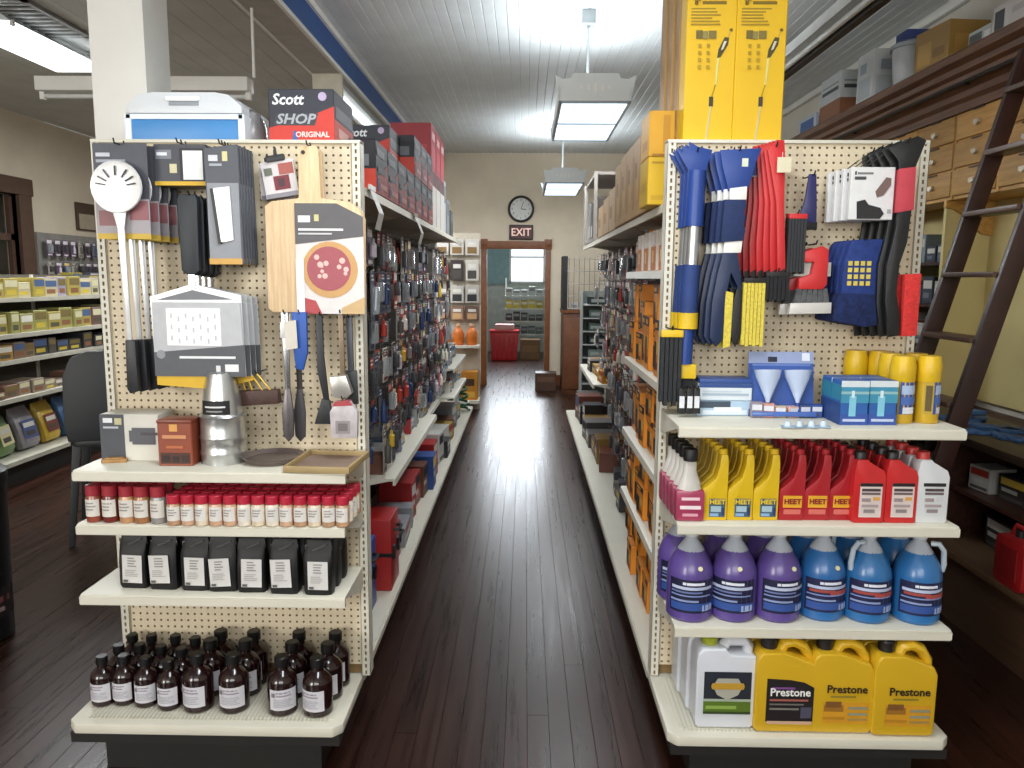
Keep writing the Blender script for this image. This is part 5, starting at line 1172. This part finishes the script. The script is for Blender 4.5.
for i in range(2): pack('amber_carton', 'amber carton on the far display base, %s from the aisle' % ORD[i], 'carton', (xb_-.12-i*.26, YE-.15, .1605), 0, .2, .2, .36, '#b9791e', [(.2, .8, .5, .75, '#3c2416'), (.15, .85, .1, .3, '#d8a53c')], 'amber cartons')

# far right corner: wooden cabinet with a wire rack, tray tower, box on the floor
a = PY(564, 312, 11.5); t = thing('wood_cabinet', 'brown wooden cabinet by the beige back wall', 'cabinet', (.92, 11.6, 0), 0)
G().box(-.36, .36, -.3, .3, 0, 1.2).obj('carcass', M('#5d3620', .5, 0, .2, 12), t, bevel=.006); G().box(-.38, .38, -.32, .32, 1.2, 1.24).obj('top', MIDWOOD, t)
for s in (-1, 1): d = G().box(s*.18-.16, s*.18+.16, -.315, -.3, .08, 1.12).obj('door', M('#6a3e24', .5, 0, .2, 12), t, bevel=.004); G().ball((s*.05, -.325, .65), .012).obj('knob', BLACKM, d)
t = thing('wire_rack', 'black edged wire grid rack on the wooden cabinet', 'rack', (.92, 11.6, 1.2405), 0)
G().box(-.37, -.30, -.28, .28, 0, .78).obj('side_panel', BLACK, t)
for q in range(9): G().tube([(-.28+q*.075, -.26, 0), (-.28+q*.075, -.26, .76)], .005, 5).obj('wire', M('#8a857c', .4, .5), t)
for z_ in (.02, .2, .38, .56, .74): G().tube([(-.3, -.26, z_), (.34, -.26, z_)], .005, 5).obj('wire', M('#8a857c', .4, .5), t)
for q in range(4): pack('small_box', 'small white packet inside the wire rack, %s one' % ORD[q], 'packet', (.74+q*.12, 11.55, 1.2415), 0, .09, .1, .1, '#c9c9c6', [(.1, .9, .3, .7, '#8a8f92')], 'packets in the wire rack')
t = thing('tray_tower', 'narrow tower of white trays at the far end of right aisle', 'rack', (.875, 9.25, 0), 0)
G().box(-.2, -.19, -.2, .2, 0, 1.55).box(.19, .2, -.2, .2, 0, 1.55).box(-.2, .2, .19, .2, 0, 1.55).obj('frame', M('#8d938f', .5), t)
for q in range(8): G().prism([(-.2, .3+q*.155), (.2, .3+q*.155), (.2, .312+q*.155), (-.2, .312+q*.155)], 'x', -.19, .19).obj('tray', M('#c9cfcb', .5), t)
rr = random.Random(3)
for q in range(1, 8):
    pack('small_box', 'small mixed box on the %s tray of the tray tower' % ORD[q], 'packet', (.85, 9.15, .3125+q*.155), .1, .2, .16, .09, rr.choice(('#5a6a64', '#4a4a50', '#7a8a86', '#2f3a3a')), [(.1, .9, .3, .7, '#a9b3b0')], 'boxes on the tray tower')
b = PZ(549, 382, 0); pack('floor_carton', 'brown carton on the floor right of the doorway', 'carton', (.33, 11.75, .0005), 0, .32, .3, .27, '#4e3628', [(.1, .9, .5, .8, '#6a4a36')])

# clock and exit sign over the doorway
t = thing('wall_clock', 'round white wall clock with dark rim above exit sign', 'clock', (-.072, YB-.003, 2.76), 0)
G().lathe([(.165, 0), (.205, 0), (.205, .03), (.19, .042), (.17, .036), (.165, 0)], 32, caps=False).obj('rim', M('#2c2a2b', .4), t, (0, 0, 0), (math.pi/2, 0, 0)); G().lathe([(.175, .012), (.172, .016)], 32).obj('face', PM('#dfe0dc'), t, (0, 0, 0), (math.pi/2, 0, 0))
for q in range(12):
    a = math.pi/6*q; n_ = txt(str(q or 12), .042, PM('#2a2a2c'), t, (math.sin(a)*.135, -.018, math.cos(a)*.135), name='numeral')
G().box(-.005, .005, -.022, -.019, 0, .08).obj('hour_hand', BLACK, t, None, (0, math.radians(95), 0)); G().box(-.0035, .0035, -.026, -.023, 0, .12).obj('minute_hand', BLACK, t, None, (0, math.radians(20), 0))
t = thing('exit_sign', 'dark red exit sign between clock and doorway', 'exit sign', (-.068, YB-.001, 2.405), 0)
G().box(-.185, .185, -.035, 0, -.115, .115).obj('housing', M('#2a1a1a', .5), t, bevel=.008); G().box(-.165, .165, -.038, -.035, -.095, .095).obj('sign_face', M('#4a1c1e', .4), t)
txt('EXIT', .165, EM('#e9c0b6', .5), t, (0, -.0395, -.004), bold=.002, sx=.92)
# ================================================================== RIGHT WALL: OLD STORE CABINET, LADDER, COUNTER
OAK = WOOD('#b5823a', '#d9a95c', .45, name='golden_oak', sx=8, sy=1.2); YELP = M('#d9c88c', .7, 0, .06, 3)
Y0, Y1 = 3.0, 7.6
t = thing('wall_cabinet', 'tall old store cabinet with drawers under a dark cornice', 'cabinet', (XR, Y0, 0), 0); L = Y1-Y0; xf = lambda x_: x_-XR
G().prism([(xf(2.43), 2.985), (xf(2.41), 2.965), (xf(2.42), 2.93), (xf(2.455), 2.905), (xf(2.46), 2.875), (xf(2.49), 2.86), (xf(2.495), 2.82), (xf(2.535), 2.79), (xf(2.54), 2.755), (xf(2.565), 2.735), (xf(2.57), 2.69), (0, 2.69), (0, 2.985)], 'y', -.02, L).obj('cornice', RWOOD, t)
G().box(xf(2.60), 0, 0, L, 2.19, 2.69).obj('drawer_carcass', OAK, t)
ncol = 10; pw_ = L/ncol
for c in range(ncol):
    for r in range(3):
        z0 = 2.205+r*.163
        d = G().box(xf(2.585), xf(2.62), c*pw_+.022, (c+1)*pw_-.006, z0+.006, z0+.154).obj('drawer', OAK, t, bevel=.003)
        G().box(xf(2.578), xf(2.586), c*pw_+pw_/2-.05, c*pw_+pw_/2+.05, z0+.148, z0+.156).obj('drawer_lip', DKWOOD, d)
        G().prism([(c*pw_+pw_/2-.022, z0+.088), (c*pw_+pw_/2+.022, z0+.088), (c*pw_+pw_/2+.026, z0+.07), (c*pw_+pw_/2, z0+.056), (c*pw_+pw_/2-.026, z0+.07)], 'x', xf(2.565), xf(2.586)).obj('cup_pull', M('#d8cdb8', .3, .5), d)
for c in range(ncol+1): G().box(xf(2.592), xf(2.61), c*pw_-.004, c*pw_+.02, 2.19, 2.69).obj('stile', OAK, t)
G().box(xf(2.9), 0, 0, L, .95, 2.19).obj('back_panel', YELP, t)
DV = (0, 1.94, 2.9, 3.8, L-.03)
for y in DV: G().box(xf(2.62), xf(2.9), y, y+.03, .95, 2.19).obj('divider', YELP, t)
for y in (1.94, 2.9, 3.8):  # curved brackets under the drawers
    G().prism([(xf(2.60), 2.19), (xf(2.9), 2.19), (xf(2.9), 1.98), (xf(2.84), 1.99), (xf(2.78), 2.03), (xf(2.72), 2.1), (xf(2.66), 2.14), (xf(2.60), 2.15)], 'y', y-.03, y).obj('bracket', OAK, t)
for k, z in enumerate((1.28, 1.55, 1.82)):
    for a, b in ((1.97, 2.9), (2.93, 3.8), (3.83, L-.03)): G().box(xf(2.64), xf(2.9), a, b, z-.02, z).obj('shelf', DKWOOD, t)
G().box(xf(2.64), xf(2.9), .03, .9, 1.13, 1.15).obj('shelf', DKWOOD, t)
# goods on those shelves
rnd = random.Random(31); names = [('#44566e', 'slate blue'), ('#7b8a8e', 'grey green'), ('#b9b4a8', 'cream'), ('#8d6a58', 'tan'), ('#2c3440', 'navy'), ('#5c7a86', 'teal')]
for k, z in enumerate((.952, 1.28, 1.55, 1.82)):
    y = Y0+2.0; c = 0
    while y < 6.7:
        w = rnd.uniform(.07, .15); col, nm = rnd.choice(names)
        if all(abs(y+w/2-(Y0+q)) > w/2+.035 for q in DV):
            pack('shelf_box', '%s box on the %s cabinet shelf, %s along' % (nm, ('counter level', 'low', 'middle', 'high')[k], ORD[c]), 'box', (2.76, y+w/2, z+.0005), R_, w, .18, rnd.uniform(.1, .21), col, [(.1, .9, .55, .85, '#cfcac0'), (.15, .7, .2, .4, '#6a6f78')], 'boxes on the cabinet shelves'); c += 1
        y += w+.02
for i in range(3): pack('shelf_box', 'dark green and white tin on the near cabinet shelf, %s one' % ORD[i], 'tin', (2.76, 3.68+i*.11, 1.1505), R_, .09, .1, .17+.02*i, ('#3a4a44', '#c9ccc8', '#4a5a50')[i], [(.1, .9, .4, .7, '#dfe2de')], 'tins on the near cabinet shelf')

# counter below
t = thing('store_counter', 'dark wooden counter with open shelves below the cabinet', 'counter', (XR, Y0, 0), 0)
G().box(xf(2.15), xf(2.61), -.3, L, .905, .945).obj('worktop', WOOD('#2b2019', '#4a382b', .4, name='worktop_wood'), t, bevel=.005)
G().box(xf(2.6), 0, -.3, L, .0, .9).obj('rear_carcass', DKWOOD, t)
G().box(xf(2.12), xf(2.6), -.3, L, .34, .37).obj('bottom_ledge', WOOD('#4d3826', '#7a5c40', .5, name='ledge_wood'), t); G().box(xf(2.16), xf(2.6), -.3, L, 0, .34).obj('plinth', WOOD('#3a281c', '#5c4230', .5, name='plinth_wood'), t)
G().box(xf(2.25), xf(2.6), -.3, L, .62, .64).obj('shelf', DKWOOD, t)
for y in (-.3, 1.0, 2.0, 3.0, L-.03): G().box(xf(2.2), xf(2.6), y, y+.03, .37, .905).obj('divider', DKWOOD, t)
# blue gloves on the counter
rnd = random.Random(5)
for i in range(14):
    y = 3.25+rnd.random()*1.0; x_ = 2.3+rnd.random()*.2; lay = i//6
    g = G(); m = M(('#2d4d74', '#3a5f8c', '#24344c', '#4a5566')[i % 4], .85, 0, .3, 40)
    g.prism(rrect(.09, .11, .03), 'z', 0, .016)
    for q in range(4): g.prism(rrect(.018, .075, .008, 3, -.033+q*.022, .085), 'z', .001, .014)
    g.prism([(.04, -.01), (.075, .03), (.06, .045), (.035, .03)], 'z', .001, .014)
    o = g.obj('work_glove', m, None, (x_, y, .9455+lay*.017), (0, 0, rnd.uniform(0, 6.2)), bevel=.003); tag(o, '%s work glove in the heap on the counter, %s one' % (('denim blue', 'light blue', 'navy', 'grey blue')[i % 4], ORD[i]), 'glove', 'gloves heaped on the counter')
rowpacks('box on the shelf under the counter', 'carton', 'boxes under the counter', 2.42, R_, 3.1, 6.5, .64, 33, (.09, .2), [('#8e8a84', 'grey'), ('#b9b6b0', 'white'), ('#3a3230', 'dark'), ('#6a4a40', 'brown'), ('#33414a', 'slate')], .22, (.12, .24), avoid=(4.0, 5.0, 6.0))
rowpacks('bundle on the counter bottom ledge', 'bundle', 'bundles on the bottom ledge', 2.44, R_, 3.6, 6.5, .37, 34, (.1, .2), [('#2c2625', 'dark'), ('#4a3c36', 'brown'), ('#3c4046', 'grey')], .22, (.16, .3), avoid=(4.0, 5.0, 6.0))
b = PX(1012, 600, 2.13); t = thing('fuel_can', 'red fuel can standing on the counter bottom ledge', 'fuel can', (2.185, 3.05+.22, .3705), R_)
G().prism(rrect(.2, .22, .03, 4, 0, .11), 'y', -.06, .06).obj('body', M('#a61f22', .4), t, bevel=.008); G().tube([(-.07, 0, .215), (-.05, 0, .262), (.05, 0, .262), (.07, 0, .215)], .012, 8).obj('handle', M('#a61f22', .4), t); G().lathe([(.022, .215), (.022, .25)], 12, (-.02, 0)).obj('cap', BLACK, t); G().box(-.06, .06, -.064, -.06, .04, .18).obj('ribs', M('#8c1a1c', .5), t)

# rolling ladder
t = thing('library_ladder', 'dark wooden rolling ladder leaning on the wall cabinet', 'ladder', (0, 0, 0), 0); LW = M('#38201a', .4, 0, .2, 10)
def lx(z): return 1.665+z*.262
for y in (3.44, 3.90):
    g = G(); z1 = 2.80; hw = .045
    g.add([(lx(0)-hw, y-.016, 0), (lx(0)+hw, y-.016, 0), (lx(0)+hw, y+.016, 0), (lx(0)-hw, y+.016, 0), (lx(z1)-hw, y-.016, z1), (lx(z1)+hw, y-.016, z1), (lx(z1)+hw, y+.016, z1), (lx(z1)-hw, y+.016, z1)], [(0, 3, 2, 1), (4, 5, 6, 7), (0, 1, 5, 4), (1, 2, 6, 5), (2, 3, 7, 6), (3, 0, 4, 7)])
    r_ = g.obj('rail', LW, t, bevel=.005); G().lathe([(.03, -.012), (.03, .012)], 14).obj('wheel', BLACK, r_, (lx(0)-.06, y, .03), (math.pi/2, 0, 0)); G().tube([(lx(z1)-.01, y, z1-.06), (lx(z1)+.03, y, z1+.03), (lx(z1)+.09, y, z1+.0)], .007, 6).obj('hook', BLACKM, r_)
for k in range(9):
    z = .27+k*.292; G().box(lx(z)-.06, lx(z)+.06, 3.455, 3.885, z-.012, z+.012).obj('tread', WOOD('#4a3226', '#6d5040', .4, name='tread_wood'), t, bevel=.003)
t = thing('ladder_track', 'thin dark rail the ladder hangs from along the cornice', 'rail', (0, 0, 0), 0)
G().tube([(2.47, 3.0, 2.815), (2.47, 7.5, 2.815)], .012, 8).obj('rail', BLACKM, t)
for y in (3.1, 4.6, 6.1, 7.4): G().box(2.465, 2.56, y, y+.02, 2.805, 2.825).obj('bracket', BLACKM, t)

# goods standing on the cornice
ztop = 2.9855
def onc(px, py): return PX(px, py, 2.56)
spec = [('white carton with brown picture band on the cornice', 6.6, .42, .36, '#c4c8c8', [(.0, 1, 0, .42, '#8a5a3c'), (.1, .9, .62, .7, '#3f454a'), (.1, .9, .76, .8, '#8b9399')]),
        ('tall white carton on the cornice beside brown picture carton', 5.95, .26, .36, '#cfd2d1', [(.1, .9, .1, .5, '#b9c0c4'), (.2, .6, .6, .8, '#9fa9b2')]),
        ('blue and white packet lying in front on the cornice', 7.1, .4, .14, '#b9c4d0', [(.1, .9, .2, .8, '#3a5f9c')])]
for lb, y, w, h, col, rc in spec: pack('stored_carton', lb, 'carton', (2.62, y, ztop), R_, w, .28, h, col, rc, side=[(a, b_, c, d, e) for a, b_, c, d, e in rc])
t = thing('bucket', 'white tub with dark blue lid on the cornice', 'tub', (2.62, 5.5, ztop), 0)
G().lathe([(.12, 0), (.145, .26), (.15, .265)], 24).obj('tub_body', M('#c6c9cc', .4), t); G().lathe([(.155, .26), (.155, .285), (.13, .3)], 24).obj('lid', M('#aab0b8', .4), t); G().box(-.1, .1, -.08, .08, .3, .37).obj('blue_pack', M('#2d3f7c', .5), t, bevel=.006)
pack('stored_carton', 'brown cardboard carton on the cornice beside white tub', 'carton', (2.64, 5.08, ztop), R_+.1, .34, .26, .27, '#a5803f', [(.1, .5, .2, .7, '#c09a52'), (.55, .9, .3, .5, '#8a672e')], side=[(.15, .7, .2, .7, '#b98f48')])
pack('stored_carton', 'small white printed box near the viewer on the cornice', 'carton', (2.6, 4.52, ztop), R_, .22, .2, .10, '#b4b9b4', [(.05, .6, .2, .8, '#4a5250'), (.7, .95, .3, .7, '#e2e4e2')])
pack('stored_carton', 'wide low white carton on the cornice', 'carton', (2.62, 4.18, ztop), R_, .42, .26, .16, '#cfcac8', [(.05, .25, .2, .8, '#3d4145'), (.4, .8, .5, .7, '#b9b3b4')])
pack('stored_carton', 'large tan cardboard carton at the near end of cornice', 'carton', (2.72, 4.05, ztop+.1605), R_, .55, .3, .24, '#b08a48', [(.3, .32, .1, .9, '#8a6a34'), (.05, .95, .45, .5, '#c7a566')])
t = thing('stored_pulley', 'dark brown metal clamp lying on the white carton', 'clamp', (2.55, 3.86, ztop), .3)
G().box(-.08, .08, -.05, .05, 0, .03).box(-.02, .02, -.03, .03, .03, .14).box(-.06, .08, -.03, .03, .12, .16).obj('clamp_body', M('#3a2622', .5, .3), t, bevel=.006)
# ================================================================== LEFT ROOM
GX, GE = -4.55, -4.08
t = thing('aisle_shelving', 'low packed shelving across the room left of the column', 'shelving', (GX, 4.6, 0), 0)
G().box(-.012, .012, 0, 4.9, 0, 1.7).obj('back_panel', M('#5a564c', .8), t)
ZL = (.21, .71, 1.01, 1.22, 1.51); DEPTH = (.47, .44, .40, .40, .36)
for z, d in zip(ZL, DEPTH): G().prism([(.012, z-.012), (d-.01, z-.012), (d-.01, z-.035), (d, z-.035), (d, z), (.012, z)], 'y', 0, 4.9).obj('base_deck' if z < .3 else 'shelf', M('#b9b6a6', .45), t)
G().box(.012, .40, 0, 4.9, 0, .17).obj('kick_plate', KICK, t)
for y in (0, 1.22, 2.44, 3.66, 4.87): G().box(.01, .03, y, y+.03, 0, 1.7).obj('upright', METAL, t)
def bag(label, loc, rz, w, h, col, col2, lean=-.25):
    o = thing('seed_bag', label, 'bag', loc, rz, 'plastic bags on the left room deck'); o.rotation_euler = (lean, 0, rz); g = G(); n = 12
    prof = [(.9, .5, 0), (1, 1, .04), (1.02, 1, h*.5), (.98, .7, h*.8), (.96, .15, h*.95), (.95, .1, h)]
    for sx, sy, z in prof:
        for i in range(n):
            a = 2*math.pi*i/n; ca, sa = math.cos(a), math.sin(a); g.v.append((math.copysign(abs(ca)**.5, ca)*w/2*sx, math.copysign(abs(sa)**.6, sa)*.06*sy, z))
    for j in range(len(prof)-1):
        for i in range(n): g.f.append([j*n+i, j*n+(i+1) % n, (j+1)*n+(i+1) % n, (j+1)*n+i]); g.m.append(0)
    g.f.append(list(range(n-1, -1, -1))); g.m.append(0); g.f.append([(len(prof)-1)*n+i for i in range(n)]); g.m.append(0)
    g.obj('bag_body', M(col, .35, 0, .15, 12), o); strip(o, 'print', [(0, 1, 0, 1, col2), (.1, .9, .6, .85, '#d9d6cc'), (.15, .8, .15, .4, '#4a4440')], (0, -.063, h*.2), (0, 0, 0), w*.7, h*.45); return o
rnd = random.Random(41)
bc = [('#3b5f8a', '#d8dce0', 'blue'), ('#b8962c', '#3c5a2c', 'yellow'), ('#b9b4ae', '#a33a34', 'white'), ('#6f8a5a', '#d8d0a0', 'green'), ('#8f8a90', '#4a5a8a', 'grey'), ('#c2a23c', '#7a3a2c', 'golden')]
for i in range(9):
    c = bc[i % 6]; bag('%s plastic bag leaning on the left room deck, %s along' % (c[2], ORD[i]), (-4.27, 5.2+i*.31, .226), L_+rnd.uniform(-.2, .2), .27, .36, c[0], c[1])
def shelfrow(z, k, h0, h1, cols, nm):
    y = 4.9; c = 0
    while y < 9.4:
        w = rnd.uniform(.11, .2); col, cn = rnd.choice(cols(y))
        pack('shelf_pack', '%s %s, %s along' % (cn, nm, ORD[c]), 'pack', (-4.55+DEPTH[k]-.13+rnd.uniform(-.02, .01), y+w/2, z+.0005), L_+rnd.uniform(-.08, .08), w, .2, rnd.uniform(h0, h1), col,
             [(.08, .92, .55, .9, rnd.choice(('#d6cfa8', '#e0dccf', '#7a6a3a', '#48608a'))), (.15, .8, .15, .4, rnd.choice(('#55503c', '#8a5a3a', '#c9b23c')))], 'packs on the left room shelves'); y += w+.012; c += 1
YG = lambda y: [('#a8974a', 'yellow'), ('#979455', 'lime'), ('#b0a684', 'cream')] if y < 7.3 else [('#6a4a4a', 'plum'), ('#5a6a3a', 'olive'), ('#8a8a5a', 'sage')]
shelfrow(1.51, 4, .12, .19, lambda y: [('#bcb392', 'cream'), ('#ab9b4e', 'yellow'), ('#9a93a8', 'lilac')], 'pack on the highest left room shelf')
shelfrow(1.22, 3, .14, .19, YG, 'pack on the second highest left room shelf')
shelfrow(1.01, 2, .10, .15, lambda y: [('#8a6a4a', 'tan'), ('#7a6a5a', 'taupe'), ('#a8803c', 'amber')] if y < 6.4 else [('#3a3a3c', 'black'), ('#4a4644', 'charcoal')], 'pack on the middle left room shelf')
shelfrow(.71, 1, .04, .12, lambda y: [('#7a5a4a', 'brown'), ('#5a4a4a', 'maroon'), ('#8a7a6a', 'taupe')], 'packet on the lowest left room shelf')

# card display along the left wall
t = thing('wall_display', 'long card display fixed along the left room wall', 'display', (XL+.003, 9.55, 0), 0)
G().box(0, .03, 0, 2.5, .3, 2.22).obj('board', M('#7d7a74', .8), t); G().box(.03, .35, 0, 2.5, 1.55, 1.58).obj('shelf', METAL, t); G().box(.03, .4, 0, 2.5, .3, .34).obj('shelf', METAL, t)
rnd = random.Random(47)
for r, z in enumerate((2.14, 1.86)):
    for c in range(14):
        ci = rnd.choice((3, 4, 9, 9, 10, 11, 6)); card(ci, rnd.randrange(3), 3 if r else 1, '%s card, %s along the left wall display, %s row' % (CARDC[ci][2], ORD[c], ('upper', 'lower')[r]), 'blister card', (XL+.11, 9.66+c*.17, z), L_, 'cards on the left wall display')
rowpacks('box on the left wall display shelf', 'carton', 'left wall display boxes', XL+.2, L_, 9.6, 11.9, 1.58, 48, (.08, .16), [('#b4a43a', 'yellow'), ('#8f9a4a', 'lime'), ('#5a5a6a', 'slate'), ('#3f4a44', 'dark green')], .2, (.14, .26))
t = thing('wall_board', 'dark framed pale board hanging on the left room wall', 'board', (XL+.002, 10.95, 2.5), 0)
G().box(0, .03, -.5, .5, -.2, .17).obj('frame', M('#3f2c22', .5), t, bevel=.004); G().box(.025, .034, -.46, .46, -.18, .02).obj('panel', M('#9a8f7c', .7), t)

# dark plastic high chair carrying small goods
t = thing('plastic_chair', 'tall dark grey moulded plastic chair behind left end display', 'chair', (-2.70, 4.9, 0), math.radians(200)); t.scale = (.84, .84, .98); CH = M('#232629', .5, 0, .06, 5)
G().prism([(-.25, .68), (.25, .68), (.27, .8), (.26, 1.1), (.2, 1.22), (.08, 1.26), (-.08, 1.26), (-.2, 1.22), (-.26, 1.1), (-.27, .8)], 'y', .20, .235).obj('backrest', CH, t, bevel=.012)
G().prism(rrect(.5, .46, .08, 4, 0, 0), 'z', .645, .685).obj('seat', CH, t, bevel=.012)
for sx in (-1, 1):
    for sy in (-1, 1):
        g = G(); a, b, w_ = (sx*.2, sy*.18), (sx*.27, sy*.25), .03
        g.add([(a[0]-w_, a[1]-w_, .66), (a[0]+w_, a[1]-w_, .66), (a[0]+w_, a[1]+w_, .66), (a[0]-w_, a[1]+w_, .66), (b[0]-w_*.7, b[1]-w_*.7, 0), (b[0]+w_*.7, b[1]-w_*.7, 0), (b[0]+w_*.7, b[1]+w_*.7, 0), (b[0]-w_*.7, b[1]+w_*.7, 0)], [(0, 1, 2, 3), (7, 6, 5, 4), (1, 0, 4, 5), (2, 1, 5, 6), (3, 2, 6, 7), (0, 3, 7, 4)]); g.obj('leg', CH, t, bevel=.006)
for s in (-1, 1): G().tube([(s*.25, .2, .9), (s*.27, .0, .9), (s*.27, -.2, .88), (s*.25, -.2, .68)], .022, 8).obj('armrest', CH, t)
for i in range(3): pack('cap_stack', 'black printed box on the dark plastic chair seat, %s up' % ORD[i], 'box', (-2.72, 4.86, .6725+i*.052), .1, .17, .14, .05, '#1f2023', [(.1, .9, .4, .6, '#b9bcc0')], 'black boxes on the chair')
o = G().lathe([(.075, 0), (.08, .02), (.075, .08), (.045, .1)], 20).obj('crown', M('#2458a4', .7), None); o2 = thing('baseball_hat', 'blue baseball cap lying on the boxes on the dark chair', 'hat', (-2.70, 4.86, .829), math.pi); o.parent = o2; G().prism([(-.08, -.09), (.08, -.09), (.05, -.17), (-.05, -.17)], 'z', .005, .015).obj('brim', M('#2458a4', .7), o2)  # baseball cap: round crown with a short peak
# black bin at the picture's left edge
b = PZ(2, 640, 0); t = thing('round_bin', 'black round bin at the near left by the floor', 'bin', (b.x-.14, b.y+.02, 0), 0)
G().lathe([(.15, 0), (.16, .01), (.175, .74), (.18, .75), (.18, .78), (.165, .78)], 28).obj('bin_body', M('#17181b', .4), t); arcstrip(t, 'label', [(0, 1, 0, 1, '#2c2224'), (.1, .9, .5, .7, '#7a4a4a'), (.2, .8, .2, .35, '#8a7a7a')], .166, 2.2, .12, .14, rz=.8)
G().lathe([(.181, .77), (.183, .8), (.12, .84), (.02, .85)], 28).obj('lid', M('#1c1d20', .4), t)

# ================================================================== BACK ROOM GOODS
YS = 16.9
t = thing('back_room_shelving', 'white back room shelving of yellow and black goods', 'shelving', (.02, YS, 0), 0)
for z in (.5, .78, 1.05, 1.32): G().box(-.45, .6, -.2, .25, z-.03, z).obj('shelf', M('#c9cfc8', .5), t)
for x_ in (-.45, .57): G().box(x_, x_+.03, .2, .25, 0, 1.7).obj('upright', METAL, t)
rnd = random.Random(61)
for k, (z, cs) in enumerate(((.5, ('#3f4a4a', '#5a6a6a')), (.78, ('#2a2c30', '#3a3f44')), (1.05, ('#a89a2c', '#c2b43c')), (1.32, ('#8f9a98', '#b4bdb8', '#2c3330')))):
    for i in range(6): pack('back_room_box', 'back room box, %s from the left upright, %s shelf up' % (ORD[i], ORD[k]), 'box', (-.34+i*.165, YS-.08, z+.0005), 0, .14, .2, rnd.uniform(.12, .2), rnd.choice(cs), [(.1, .9, .5, .8, '#cfd0b8' if k == 2 else '#8a9092')], 'boxes on the back room shelving')
t = thing('red_tote', 'red plastic tote with pale lid on the back room floor', 'tote', (-.42, 16.2, 0), 0)
G().prism([(-.26, 0), (.26, 0), (.3, .58), (-.3, .58)], 'y', -.25, .25).obj('tub', M('#c4262c', .4), t, bevel=.02)
for q in range(-2, 3): G().box(q*.1-.02, q*.1+.02, -.262, -.25, .05, .5).obj('rib', M('#b02026', .4), t)
G().box(-.31, .31, -.27, .27, .58, .62).obj('rim', M('#c4262c', .4), t, bevel=.008); G().box(-.2, .2, -.2, .2, .62, .74).obj('folded_cloth', M('#d0a8a4', .7), t, bevel=.03)
pack('back_room_carton', 'brown carton on the back room floor beside red tote', 'carton', (.12, 16.3, .0005), 0, .42, .4, .42, '#7a5c3c', [(.1, .9, .4, .7, '#92704a')])
t = thing('teal_banner', 'teal cloth hanging in the back room left of window', 'cloth', (-.62, 17.84, 2.5), 0)
G().prism([(-.26, 0), (-.13, .02), (0, 0), (.13, .02), (.26, 0), (.26, .012), (.13, .03), (0, .012), (-.13, .03), (-.26, .012)], 'z', -.95, 0).obj('drape', M('#8fabae', .8), t); G().tube([(-.3, .01, .0), (.3, .01, .0)], .01, 6).obj('rod', METAL, t)
